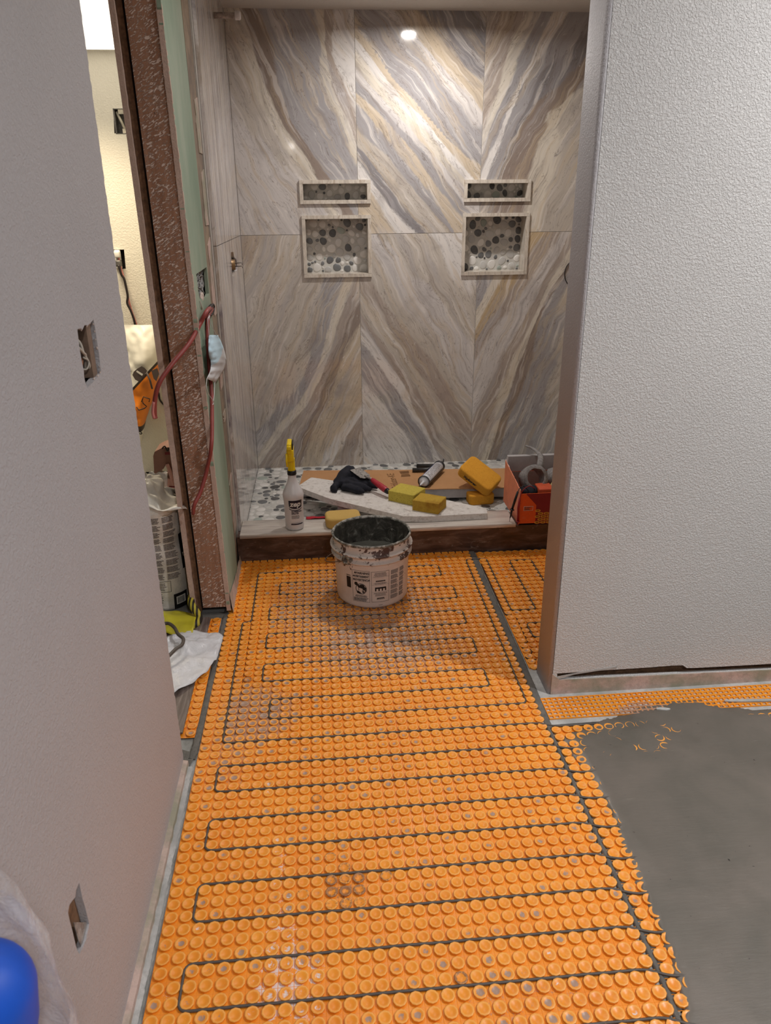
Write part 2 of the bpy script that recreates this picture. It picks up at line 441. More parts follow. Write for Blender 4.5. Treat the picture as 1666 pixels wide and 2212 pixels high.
mb = MB(); mb.box((-0.5285, YJ+0.05, 0.0), (-0.515, 2.95, 2.44)); structure(shr(mb).build('wall_bedroom', 'paint_warm'))
# right-hand plasterboard edge, ragged
mb = MB(); e = jag((-0.4035, 0.02), (-0.4035, 2.44), 220, 0.0012, 4); e2 = jag((-0.3885, 0.02), (-0.3885, 2.44), 260, 0.0016, 21)
mb.poly(e + list(reversed(e2)), 0.012, [], 'y', YJ-0.003); shr(mb).build('board_edge', 'plaster_edge', jamb)
# green board, very slightly off parallel, with a cut opening
def gx(y, z=1.0): return -0.3885 + (y-YJ)*0.033 + 0.014*(1.91-z)*max(0, 1-(y-YJ)/0.6)
mb = MB()
gh = [(on('x', -0.382, *p)) for p in [(421,592),(441,577),(446,634),(444,641),(428,646),(425,630)]]
gh = [(q.y, q.z) for q in gh]
o = len(mb.v)
mb.poly([(YJ-0.002, 0.02)] + jag((YJ-0.002, 0.02), (YJ-0.002, 2.44), 200, 0.003, 33)[1:] + [(YJ-0.002, 2.44), (2.785, 2.44), (2.785, 0.0)], -0.012, [gh], 'x', 0)
mb.v = [(gx(y, z)+x, y, z) for x, y, z in mb.v]
structure(mb.build('wall_left', 'green_board'))
mb = MB(); mb.box((-0.515, YJ+0.045, 0), (-0.505, 2.94, 2.44)); mb.box((-0.5, 2.70, 0), (-0.39, 2.738, 2.44)); structure(mb.build('wall_left', 'dark_wood'))
# rough plaster base of that wall
mb = MB(); n = 60; vs = []; fs = []
for k in range(n+1):
    y = YJ+0.0 + 0.46*k/n; a = 0.004*noise.noise(Vector((y*50, 2, 0))); q = 0.05*(1-k/n)**2
    vs += [(gx(y, 0)+0.001, y, 0.035+q+a*2), (gx(y, 0)+0.004+a, y, 0.02+q*0.3), (gx(y, 0)+0.009+a, y, -0.003)]
for k in range(n): fs += [(3*k, 3*k+3, 3*k+4, 3*k+1), (3*k+1, 3*k+4, 3*k+5, 3*k+2)]
mb.add(vs, fs); structure(mb.build('baseboard_left', 'plaster_base'))
# seam strip between green board and shower tile
mb = MB(); mb.poly(jag((2.786, 0.0), (2.786, 2.44), 60, 0.0015, 2) + [(2.786, 2.44), (3.01, 2.44), (3.01, 0.0)], -0.01, [], 'x', -0.3765); 
seam = structure(mb.build('trim_1', 'backer'))
mb = MB()
for z0, z1 in ((1.02, 1.30), (1.33, 1.52), (1.56, 1.74), (0.15, 0.4), (0.62, 0.66), (0.75, 0.95)):
    mb.poly(jag((2.86, z0), (2.86, z1), 8, 0.02, z0*9) + [(2.97, z1), (2.97, z0)], 0.0025, [], 'x', -0.3765)
mb.build('thinset_smear', 'plaster_base', seam)['kind'] = 'stuff'

# shower: left tile wall (two courses) and right wall
ZJ = 1.256
mb = MB()
vh = [(q.y, q.z) for q in (on('x', XL, *p) for p in [(499,545),(504,544),(506,556),(511,560),(513,576),(512,585),(507,586),(507,598),(502,597),(501,583),(500,565)])]
mb.poly([(2.975, 0.06), (YW, 0.06), (YW, ZJ-0.001), (2.975, ZJ-0.001)], -0.012, [vh], 'x', XL)
mb.poly([(2.975, ZJ+0.001), (YW, ZJ+0.001), (YW, ZT), (2.975, ZT)], -0.012, [], 'x', XL)
structure(mb.build('wall_left', 'stone_leftwall'))
mb = MB(); mb.box((-0.47, 2.94, 0.0), (XL-0.0125, 3.42, 2.44)); mb.box((-0.47, 3.42, 0.0), (XL-0.0125, 3.70, 1.08)); mb.box((-0.47, 3.42, 1.22), (XL-0.0125, 3.70, 2.44))
mb.box((-0.47, 3.70, 0.0), (XL-0.0125, 4.1, 2.44)); mb.box((-0.50, 3.42, 1.0), (-0.46, 3.70, 1.3))
structure(mb.build('wall_left', 'grout'))
mb = MB(); mb.box((XS1, 2.0, 0.0), (XS1+0.1, YW+0.1, 2.44)); structure(mb.build('wall_right', 'stone_edge'))

# back wall: six big marble-look tiles, vein paths traced on the wall plane
TOPZ = ZT; BOT = 0.05
COLX = [XL+0.0005, 0.219, 0.820, 1.420, XS1]
niches = []
for (pa, pb, pc, pd) in (((655,397),(793,397),(793,432),(655,432)), ((660,473),(795,473),(795,590),(664,592)),
                         ((1010,396),(1142,396),(1136,427),(1010,428)), ((1007,468),(1137,468),(1130,585),(1003,587))):
    pts = [on('y', YW, *p) for p in (pa, pb, pc, pd)]
    niches.append(((pts[0].x+pts[3].x)/2, (pts[1].x+pts[2].x)/2, (pts[2].z+pts[3].z)/2, (pts[0].z+pts[1].z)/2))
def S(*c): return srgb(*c)
CR, WH, LV, GY, DG, TN, TP, OC, BR, BG = S(214,206,192), S(222,218,214), S(204,199,196), S(164,161,162), S(140,137,139), S(200,186,166), S(174,162,152), S(190,168,134), S(146,132,122), S(194,186,176)
Z = 1/4.424; Z2 = 1/4.296
def cv(ox, oy, k, *pts):
    q = [on('y', YW, ox+a*k, oy+b*k) for a, b in pts]; q.sort(key=lambda p: p.z); return [(p.z, p.x) for p in q]
TILES = {
 'A': (0, 1, -62, [cv(480,15,Z,(-200,300),(20,560),(130,960),(400,1290),(600,1500),(740,1610),(1100,2100)), cv(480,15,Z,(60,60),(150,350),(260,700),(420,1050),(620,1400),(760,1560),(1000,1900)),
      cv(480,15,Z,(200,60),(300,350),(420,700),(520,980),(600,1160),(720,1330),(820,1480),(880,1660),(1050,1960)),
      cv(480,15,Z,(330,40),(480,330),(540,700),(620,1050),(800,1320),(1000,1620),(1200,1900)), cv(480,15,Z,(620,30),(700,400),(760,700),(830,1000),(1000,1400),(1200,1800)),
      cv(480,15,Z,(915,20),(955,250),(930,500),(965,700),(1075,960),(1170,1120),(1280,1400),(1380,1700)),
      cv(480,15,Z,(975,20),(990,250),(1000,520),(1050,760),(1140,960),(1230,1150),(1330,1450)), cv(480,15,Z,(1040,30),(1070,200),(1060,500),(1140,800),(1290,1150),(1390,1500))],
      [LV, BG, CR, BR, GY, GY, CR, TP, WH]),
 'B': (1, 1, -50, [cv(760,15,Z,(-300,1400),(50,1640),(180,1760),(420,2160)), cv(760,15,Z,(-200,1270),(60,1480),(180,1660),(330,1860),(640,2160)), cv(760,15,Z,(-100,1200),(50,1330),(250,1530),(460,1860),(680,2160)),
      cv(760,15,Z,(-100,1050),(50,1200),(300,1400),(560,1700),(880,2080)), cv(760,15,Z,(-100,800),(50,930),(290,1190),(560,1500),(760,1750),(980,2160)),
      cv(760,15,Z,(-100,700),(40,830),(250,1010),(420,1180),(620,1430),(800,1700),(1060,2010)), cv(760,15,Z,(-80,560),(40,710),(220,900),(450,1150),(680,1360),(900,1640),(1080,1880)),
      cv(760,15,Z,(-60,430),(40,560),(180,750),(330,930),(560,1180),(760,1400),(1060,1700)), cv(760,15,Z,(-60,260),(30,390),(220,620),(400,870),(580,1070),(800,1290),(930,1480),(1180,1750)),
      cv(760,15,Z,(-40,180),(30,280),(200,480),(350,700),(500,880),(740,1120),(900,1330),(1100,1560)), cv(760,15,Z,(-40,80),(20,170),(220,430),(430,740),(650,960),(900,1240),(1240,1530)),
      cv(760,15,Z,(-60,-120),(330,60),(600,330),(900,760),(1260,1120)), cv(760,15,Z,(300,-30),(520,190),(720,400),(960,660),(1260,980)),
      cv(760,15,Z,(620,-30),(830,170),(1000,380),(1140,540),(1300,700))],
      [TN, WH, DG, BG, GY, TN, GY, LV, CR, WH, TN, GY, LV, TN, DG]),
 'C': (2, 1, 62, [cv(1000,15,Z,(420,30),(330,400),(230,760),(120,1100)), cv(1000,15,Z,(620,30),(480,330),(350,760),(200,1170),(100,1400)),
      cv(1000,15,Z,(730,30),(590,350),(420,780),(280,1100),(180,1400)), cv(1000,15,Z,(850,60),(720,330),(600,640),(430,1000),(190,1600)),
      cv(1000,15,Z,(980,60),(830,300),(680,580),(560,760),(400,1150),(230,1640)), cv(1000,15,Z,(1250,100),(1000,400),(760,640),(620,960),(500,1200),(330,1640),(280,1800)),
      cv(1000,15,Z,(1500,240),(1180,460),(960,700),(700,900),(560,1150),(360,1640),(300,1900)), cv(1000,15,Z,(1500,500),(1180,760),(960,900),(800,1000),(700,1400),(620,1900)),
      cv(1000,15,Z,(1600,600),(1180,760),(960,1040),(900,1400),(800,1800),(760,2130))],
      [BG, TP, CR, GY, WH, GY, DG, BR, CR, BG]),
 'D': (0, 0, 66, [cv(515,500,Z2,(330,-100),(250,100),(150,240),(-60,420)), cv(515,500,Z2,(420,900),(300,1160),(200,1430),(100,1530),(-200,1800)),
      cv(515,500,Z2,(830,440),(790,680),(680,1050),(600,1330),(520,1500),(330,1700),(150,1880)), cv(515,500,Z2,(985,440),(920,650),(850,850),(790,1050),(690,1330),(570,1580),(400,1800),(190,2080)),
      cv(515,500,Z2,(1050,480),(945,800),(850,1060),(760,1400),(640,1620),(480,1780),(280,2060)), cv(515,500,Z2,(1180,560),(1040,800),(960,1050),(850,1330),(700,1660),(520,1960),(440,2200)),
      cv(515,500,Z2,(1250,700),(1110,900),(1000,1080),(880,1440),(700,1800),(560,2180)), cv(515,500,Z2,(1300,1450),(1100,1660),(940,1900),(800,2190)),
      cv(515,500,Z2,(1330,1550),(1150,1700),(980,1940),(860,2190))],
      [TP, BG, BG, GY, CR, TP, BR, TN, WH, TP]),
 'E': (1, 0, -60, [cv(765,500,Z2,(-100,1050),(75,1280),(250,1560),(440,1790),(560,1960),(620,2180)), cv(765,500,Z2,(-60,850),(70,1000),(200,1190),(330,1400),(470,1570),(540,1750),(660,1900),(780,2180)),
      cv(765,500,Z2,(0,830),(120,960),(220,1110),(340,1260),(470,1420),(550,1640),(650,1800),(720,1960),(840,2180)), cv(765,500,Z2,(0,700),(180,930),(420,1230),(560,1480),(720,1750),(920,2180)),
      cv(765,500,Z2,(-60,400),(60,530),(260,780),(480,1140),(640,1370),(860,1790),(1040,2180)), cv(765,500,Z2,(20,300),(250,600),(430,850),(680,1150),(920,1530),(1120,1900)),
      cv(765,500,Z2,(200,200),(440,560),(640,900),(800,1130),(1000,1480),(1120,1680)), cv(765,500,Z2,(350,100),(560,400),(740,600),(960,850),(1160,1060)),
      cv(765,500,Z2,(640,-20),(850,160),(1000,400),(1160,640))],
      [WH, GY, WH, TP, BG, TP, BG, LV, BG, WH]),
 'F': (2, 0, 66, [cv(1000,500,Z2,(300,380),(180,620),(80,860)), cv(1000,500,Z2,(380,380),(230,680),(90,950)), cv(1000,500,Z2,(560,380),(380,660),(200,860),(60,1080)),
      cv(1000,500,Z2,(870,10),(720,290),(560,490),(400,740),(110,1180),(0,1400)), cv(1000,500,Z2,(960,40),(800,350),(650,680),(480,960),(300,1320),(100,1800)),
      cv(1000,500,Z2,(1060,60),(780,520),(600,950),(420,1320),(230,1900),(180,2100)), cv(1000,500,Z2,(1150,60),(800,560),(640,950),(480,1320),(300,1900),(240,2100)),
      cv(1000,500,Z2,(1250,60),(750,680),(650,1100),(560,1420),(450,1650),(340,2100)), cv(1000,500,Z2,(960,500),(870,800),(820,1080),(780,1500),(750,2100))],
      [GY, CR, OC, TP, LV, TP, CR, BR, GY, BG, DG]),
}
def marble(key, ang, cols):
    m = NB('marble_'+key, 0.09); n = len(cols)
    uv = m.n('ShaderNodeUVMap'); uv.uv_map = 'vein'
    sx = m.n('ShaderNodeSeparateXYZ'); m.l(uv.outputs['UV'], sx.inputs['Vector'])
    a = radians(ang)
    str_ = m.geo((1, 1, 1), (0, a, 0))        # x' runs along the veins
    n0 = m.noise(m.geo(), 3.2, 3, 0.5)
    cb = m.n('ShaderNodeCombineXYZ'); m.l(m.math('MULTIPLY', m.math('SUBTRACT', n0, 0.5), 0.14), cb.inputs['Z'])
    ad = m.n('ShaderNodeVectorMath', operation='ADD'); m.l(str_, ad.inputs[0]); m.l(cb.outputs[0], ad.inputs[1])
    def stretch(x, z):
        sc = m.n('ShaderNodeMapping'); m.l(ad.outputs[0], sc.inputs['Vector']); sc.inputs['Scale'].default_value = (x, 1, z); return sc.outputs['Vector']
    n1 = m.noise(stretch(0.9, 7), 1.6, 5, 0.55, 0.2); n2 = m.noise(stretch(0.8, 14), 3.0, 5, 0.62, 0.3); n3 = m.noise(m.geo(), 6, 6, 0.6, 0.5)
    nb = m.noise(stretch(3.5, 14), 6.0, 4, 0.6, 0.8)
    d = m.math('MULTIPLY', m.math('SUBTRACT', n1, 0.5), 1.5/n)
    d = m.math('ADD', d, m.math('MULTIPLY', m.math('SUBTRACT', n3, 0.5), 0.5/n))
    v = m.math('ADD', sx.outputs['X'], d)
    st = []
    for i, c in enumerate(cols): st += [((i+0.08)/n, tuple(x*0.97 for x in c[:3])+(1,)), ((i+0.92)/n, tuple(min(1, x*1.04) for x in c[:3])+(1,))]
    c = m.ramp(v, st)
    c = m.mix(m.ramp(n2, [(0.33, 0.50), (0.46, 0.0)]), c, S(138,126,118))
    c = m.mix(m.ramp(n2, [(0.53, 0.0), (0.64, 0.60)]), c, S(226,220,214))
    n4 = m.noise(stretch(0.7, 9), 2.0, 5, 0.6, 0.4)
    c = m.mix(m.ramp(n4, [(0.54, 0.0), (0.60, 0.38), (0.66, 0.0)]), c, S(200,180,150))
    c = m.mix(m.ramp(n4, [(0.36, 0.5), (0.44, 0.0)]), c, S(176,172,173))
    # hair-thin dark and pale cracks
    n5 = m.noise(stretch(1.0, 7), 4.0, 5, 0.6, 0.6)
    c = m.mix(m.ramp(n5, [(0.490, 0.0), (0.4975, 0.7), (0.505, 0.0)]), c, S(104,92,84))
    c = m.mix(m.ramp(nb, [(0.28, 0.55), (0.36, 0.0)]), c, S(112,100,92))
    c = m.mix(m.ramp(nb, [(0.66, 0.0), (0.72, 0.5)]), c, S(232,226,220))
    c = m.mix(m.ramp(n3, [(0.30, 0.35), (0.46, 0.0)]), c, S(140,132,130))
    m.col(c)
    m.b.inputs['Coat Weight'].default_value = 0.3; m.b.inputs['Coat Roughness'].default_value = 0.03
    return m.m
for key, (ci, row, ang, curves, cols) in TILES.items(): marble(key, ang, cols)
mb_g = MB(); gz = 0.0015
def cut_cells(x0, x1, z0, z1, step=0.015):
    xs = set([x0, x1]); zs = set([z0, z1])
    k = int((x1-x0)/step); xs |= {x0+(x1-x0)*i/k for i in range(k+1)}; k = int((z1-z0)/step); zs |= {z0+(z1-z0)*i/k for i in range(k+1)}
    for (a, b, c, d) in niches:
        for q in (a, b):
            if x0 < q < x1: xs.add(q)
        for q in (c, d):
            if z0 < q < z1: zs.add(q)
    xs = sorted(xs); zs = sorted(zs)
    xs = [xs[0]] + [b for a, b in zip(xs, xs[1:]) if b-a > 1e-5]; zs = [zs[0]] + [b for a, b in zip(zs, zs[1:]) if b-a > 1e-5]
    return xs, zs
def inside(x, z): return any(a-1e-6 < x < b+1e-6 and c-1e-6 < z < d+1e-6 for a, b, c, d in niches)
wall_back = None
def tile_mesh(name, x0, x1, z0, z1, curves, ncol, mat, parent):
    xs, zs = cut_cells(x0, x1, z0, z1); idx = {}; vs = []; fs = []
    for i, x in enumerate(xs):
        for j, z in enumerate(zs): idx[i, j] = len(vs); vs.append((x, YW, z))
    for i in range(len(xs)-1):
        for j in range(len(zs)-1):
            if not inside((xs[i]+xs[i+1])/2, (zs[j]+zs[j+1])/2): fs.append((idx[i,j], idx[i+1,j], idx[i+1,j+1], idx[i,j+1]))
    mbt = MB(); mbt.add(vs, fs); ob = mbt.build(name, mat, parent)
    uvl = ob.data.uv_layers.new(name='vein'); cache = {}
    def ev(c, z):
        if z <= c[0][0]: a, b = c[0], c[1]
        elif z >= c[-1][0]: a, b = c[-2], c[-1]
        else:
            for a, b in zip(c, c[1:]):
                if a[0] <= z <= b[0]: break
        return a[1] + (b[1]-a[1])*(z-a[0])/max(1e-6, b[0]-a[0])
    for lp in ob.data.loops:
        vi = lp.vertex_index
        if vi not in cache:
            co = ob.data.vertices[vi].co; X = [ev(c, co.z) for c in curves]
            for k in range(1, len(X)): X[k] = max(X[k], X[k-1]+0.006)
            if co.x < X[0]: t = 1 - min(1, (X[0]-co.x)/0.35)
            elif co.x >= X[-1]: t = len(X) + min(0.999, (co.x-X[-1])/0.35)
            else:
                for k in range(len(X)-1):
                    if X[k] <= co.x <= X[k+1]: t = k+1+(co.x-X[k])/(X[k+1]-X[k]); break
            cache[vi] = t/ncol
        uvl.data[lp.index].uv = (cache[vi], 0)
    return ob
mb = MB(); mb.box((XL-0.02, YW+0.13, -0.05), (XS1+0.1, YW+0.16, 2.44))
wb = MB()
xs, zs = cut_cells(XL-0.01, XS1, 0.0, 2.3, 0.3)
idx = {}; vs = []; fs = []
for i, x in enumerate(xs):
    for j, z in enumerate(zs): idx[i, j] = len(vs); vs.append((x, YW+gz, z))
for i in range(len(xs)-1):
    for j in range(len(zs)-1):
        if not inside((xs[i]+xs[i+1])/2, (zs[j]+zs[j+1])/2): fs.append((idx[i,j], idx[i+1,j], idx[i+1,j+1], idx[i,j+1]))
mb.add(vs, fs); wall_back = structure(mb.build('wall_back', 'grout', recalc=False))
for key, (ci, row, ang, curves, cols) in TILES.items():
    z0, z1 = (ZJ+0.001, TOPZ) if row else (BOT, ZJ-0.001)
    tile_mesh('wall_tile', COLX[ci]+0.001, COLX[ci+1]-0.001, z0, z1, curves, len(cols), 'marble_'+key, wall_back)

# niches: mitred stone frames, stone reveals and pebble backs
def pebble_pack(x0, x1, y0, y1, rmin, rmax, tries, seed, dark=0.36, big=0.0):
    rnd = random.Random(seed); cell = rmax*2; grid = {}; out = []
    for r_target in [rmax*(1-i/7)+rmin*(i/7) for i in range(8)]:
        for _ in range(tries):
            x = rnd.uniform(x0, x1); y = rnd.uniform(y0, y1); r = r_target*rnd.uniform(0.85, 1.1)
            ok = min(x-x0, x1-x, y-y0, y1-y) > r*0.55
            if not ok: continue
            cx, cy = int(x/cell), int(y/cell)
            for i in (-1, 0, 1):
                for j in (-1, 0, 1):
                    for (a, b, c, *_q) in grid.get((cx+i, cy+j), ()):
                        if (a-x)**2+(b-y)**2 < (c+r+0.0012)**2: ok = False; break
                    if not ok: break
                if not ok: break
            if ok:
                p = (x, y, r); grid.setdefault((cx, cy), []).append(p); out.append(p)
    return out
def pebble_mesh(name, pk, fn, parent, seed, dark=0.36, hgt=0.0022, clip=None, seg=11):
    rnd = random.Random(seed); vs = []; fs = []; tint = []
    for (x, y, r) in pk:
        q = rnd.random()
        if q < dark: g = rnd.uniform(0.05, 0.17); c = (g, g*1.03, g*1.06)
        elif q < dark+0.05: g = rnd.uniform(0.30, 0.42); c = (g*0.92, g*1.05, g*0.95)
        elif q < dark+0.25: g = rnd.uniform(0.42, 0.56); c = (g, g*0.98, g*0.94)
        else: g = rnd.uniform(0.62, 0.78); c = (g, g*0.97, g*0.92)
        o = len(vs); a0 = rnd.uniform(0, pi); el = rnd.uniform(0.78, 1.0); ph = rnd.uniform(0, 6)
        for ring, (rr, hh) in enumerate(((1.0, -0.2), (0.96, 0.6), (0.80, 1.0))):
            for k in range(seg):
                t = 2*pi*k/seg; w = r*rr*(1+0.07*sin(2*t+ph)+0.05*sin(3*t+ph*2))
                dx, dy = w*cos(t), w*sin(t)*el
                X, Y = x+dx*cos(a0)-dy*sin(a0), y+dx*sin(a0)+dy*cos(a0)
                if clip: X = min(max(X, clip[0]), clip[1]); Y = min(max(Y, clip[2]), clip[3])
                vs.append(fn(X, Y, hgt*hh)); tint.append(c)
        for ring in range(2):
            for k in range(seg):
                k2 = (k+1) % seg; fs.append((o+ring*seg+k, o+ring*seg+k2, o+(ring+1)*seg+k2, o+(ring+1)*seg+k))
        fs.append(tuple(o+2*seg+k for k in range(seg)))
    mbp = MB(); mbp.add(vs, fs, True); ob = mbp.build(name, 'pebble', parent, recalc=False)
    at = ob.data.attributes.new('tint', 'FLOAT_COLOR', 'POINT')
    at.data.foreach_set('color', [q for c in tint for q in (*c, 1)])
    return ob
ND = 0.088
for i, (x0, x1, z0, z1) in enumerate(niches):
    t = 0.017
    mb = MB(); mb.box((x0, YW+ND, z0), (x1, YW+ND+0.006, z1)); nb = structure(mb.build('trim_2', 'pebble_grout'))
    pk = pebble_pack(x0, x1, z0, z1, 0.006, 0.021 if z1-z0 > 0.15 else 0.019, 900, 40+i)
    pebble_mesh('pebbles', pk, lambda X, Y, h: (X, YW+ND-h, Y), nb, 50+i, dark=0.36, clip=(x0, x1, z0, z1))
    mb = MB(); th = 0.006
    mb.box((x0, YW-0.003, z0-th), (x1, YW+ND, z0)); mb.box((x0, YW-0.003, z1), (x1, YW+ND, z1+th))
    mb.box((x0-th, YW-0.003, z0-th), (x0, YW+ND, z1+th)); mb.box((x1, YW-0.003, z0-th), (x1+th, YW+ND, z1+th)); mb.build('reveal', 'stone_edge', nb)
    fr = MB(); g = 0.0008
    fr.box((x0-t, YW-0.010, z1+g), (x1+t, YW+0.002, z1+t)); fr.box((x0-t, YW-0.010, z0-t), (x1+t, YW+0.002, z0-g))
    fr.box((x0-t, YW-0.010, z0), (x0-g, YW+0.002, z1)); fr.box((x1+g, YW-0.010, z0), (x1+t, YW+0.002, z1))
    fr.build('frame', 'stone_edge', nb)

# shower floor with pebbles
ZF = 0.055
mb = MB(); mb.box((XL, 2.98, 0.0), (XS1, YW, ZF)); sf = structure(mb.build('floor', 'pebble_grout'))
pk = pebble_pack(XL, XS1, 3.02, YW, 0.0075, 0.026, 5200, 5)
pebble_mesh('pebbles', pk, lambda X, Y, h: (X, Y, ZF+h), sf, 6, dark=0.34, clip=(XL, XS1, 3.02, YW))

# kerb: brown waterproofed body and stone cap
mb = MB(); n = 90; YK = 2.908
vs = []; fs = []
for k in range(n+1):
    x = -0.3725 + (XS1+0.3725)*k/n
    for j, (y, z) in enumerate(((YK, -0.004), (YK, 0.04), (YK, 0.085), (YK, 0.116), (3.03, 0.118), (3.03, 0.0))):
        d = 0.0022*noise.noise(Vector((x*14, z*40, 1.0))) if 0 < j < 3 else 0
        vs.append((x, y+d, z))
for k in range(n):
    for j in range(5): a = 6*k+j; fs.append((a, a+6, a+7, a+1))
fs += [tuple(range(6)), tuple(6*n+j for j in reversed(range(6)))]
mb.add(vs, fs, False); structure(mb.build('trim_3', 'kerb_brown'))
mb = MB(); mb.rbox((XL+0.001, 2.885, 0.1185), (0.802, 3.04, 0.1355), 0.0012, 1); structure(mb.build('trim_4', 'stone_kerb'))

# partition wall on the right: textured face, rounded end, cut slot above the base
YR, XR = 1.88, 0.653
def rp(*p):
    q = on('y', YR, *p); return (q.x, q.z)
slot = [rp(1204,1455), rp(1290,1449), rp(1400,1442), rp(1450,1438), rp(1475,1437), rp(1484,1443), rp(1500,1443), rp(1560,1440), rp(1666,1434), (1.95, rp(1666,1434)[1]), (1.95, rp(1666,1446)[1]), rp(1666,1446), rp(1560,1451), rp(1400,1458), rp(1290,1463), rp(1204,1468)]
mb = MB(); mb.poly([(XR+0.012, 0.0), (3.3, 0.0), (3.3, 2.44), (XR+0.012, 2.44)], 0.0125, [slot], 'y', YR)
wr = structure(mb.build('wall_right', 'paint_right'))
mb = MB(); bm = bmesh.new(); bmesh.ops.create_cube(bm, size=1)
for v in bm.verts: v.co = Vector((XR+0.0065+v.co.x*0.013, (YR+2.004)/2+v.co.y*(2.004-YR), 1.22+v.co.z*2.44))
ed = [e for e in bm.edges if abs((e.verts[0].co-e.verts[1].co).z) > 1 and e.verts[0].co.x < XR+0.005]
bmesh.ops.bevel(bm, geom=ed, offset=0.009, segments=5, profile=0.5, affect='EDGES'); mb.bm(bm, None, True)
mb.build('end_cap', 'paint_left', wr)
mb = MB(); mb.box((XR+0.013, 1.992, 0), (3.3, 2.004, 2.44)); mb.build('rear_board', 'paint_left', wr)
mb = MB(); mb.box((XR+0.013, YR+0.024, 0.0), (3.3, 1.99, 0.038)); mb.box((XR+0.013, YR+0.03, 0.038), (3.3, 1.985, 2.44)); mb.build('framing', 'dark_wood', wr)
# bare plaster base below the slot, with torn edge and chipped strip above it
mb = MB(); top = []
for k in range(60):
    x = XR+0.010 + 1.5*k/59; z = rp(1204,1468)[1] + (rp(1666,1446)[1]-rp(1204,1468)[1])*min(1, (x-0.68)/0.68) + 0.0015*noise.noise(Vector((x*30, 0, 0)))
    if x < 0.685: z = 0.075 + 0.003*noise.noise(Vector((x*90, 3, 0)))
    top.append((x, z))
mb.poly([(XR+0.010, -0.002)] + top + [(XR+1.51, -0.002)], -0.0035, [], 'y', YR); structure(mb.build('baseboard_right', 'plaster_base'))
mb = MB(); mb.poly([rp(1200,1462), rp(1250,1452), rp(1320,1441), rp(1335,1438), rp(1332,1443), rp(1290,1449), rp(1240,1457), rp(1210,1466)], -0.0012, [], 'y', YR); mb.build('putty_smear', 'white_putty', wr)

# bedroom beyond the doorway
YB, ZB = 4.10, 2.061
mb = MB(); ob_ = [(q.x, q.z) for q in (on('y', YB, *p) for p in ((245,236),(290,236),(290,288),(247,288)))]
mb.poly([(-3.2, 0.015), (-0.5285, 0.015), (-0.5285, ZB+0.3), (-3.2, ZB+0.3)], 0.012, [ob_, [(q.x, q.z) for q in (on('y', YB, *p) for p in ((241,539),(268,539),(272,581),(243,581)))]], 'y', YB)
structure(mb.build('wall_bedroom', 'paint_warm'))
mb = MB(); mb.box((-3.2, YB+0.10, 0), (-0.5, YB+0.14, 2.44)); structure(mb.build('wall_bedroom', 'dark_wood'))
mb = MB(); mb.box((-3.3, 0.0, 0), (-3.2, YB, 2.44)); structure(mb.build('wall_bedroom', 'paint_warm'))
mb = MB(); mb.box((-3.2, 0.0, 0), (-0.53, 0.05, 2.44)); structure(mb.build('wall_bedroom', 'paint_warm'))
mb = MB(); mb.box((-0.5285, 2.95, 0), (-0.475, YB, 2.44)); structure(mb.build('wall_bedroom', 'paint_warm'))
mb = MB(); mb.box((-3.2, 0.0, ZB), (-0.5285, YB, ZB+0.05)); structure(mb.build('ceiling', 'paint_ceiling'))
# ------------------------------------------------------------------ studded membranes, cables, seams, mortar
PX, PY, GX0, GY0 = 0.0308, 0.0317, -0.314, 0.982       # stud pitch and the groove lines the cable lies in
GRN = lambda k: GY0 + 0.0951*k
def dirt_at(x, y, kind, rnd):
    """grey thinset / white / dark amounts for one stud, by the stains seen on the floor"""
    g = w_ = d = 0.0
    def blob(cx, cy, rx, ry): return max(0.0, 1-((x-cx)/rx)**2-((y-cy)/ry)**2)
    g += 0.55*blob(0.05, 2.45, 0.42, 0.50) + 0.55*blob(-0.19, 1.88, 0.15, 0.16) + 0.45*blob(-0.28, 1.80, 0.14, 0.40)
    g += 0.35*blob(0.25, 2.15, 0.35, 0.25) + 0.30*blob(0.35, 0.95, 0.3, 0.12) + 0.22*blob(0.0, 1.5, 0.25, 0.12)
    g += 0.25*blob(0.3, 2.6, 0.6, 0.7)
    d += 0.55*blob(-0.26, 2.0, 0.12, 0.13) + 0.60*blob(0.0, 1.30, 0.09, 0.16) + 0.50*blob(0.03, 1.20, 0.13, 0.09) + 0.4*blob(0.17, 0.99, 0.12, 0.06) + 0.35*blob(-0.02, 1.52, 0.2, 0.07)
    w_ += 0.85*blob(-0.11, 1.02, 0.10, 0.16) + 0.55*blob(-0.13, 1.22, 0.045, 0.16) + 0.5*blob(-0.14, 1.37, 0.03, 0.1) + 0.35*blob(-0.33, 0.95, 0.08, 0.2)
    return g, w_, d
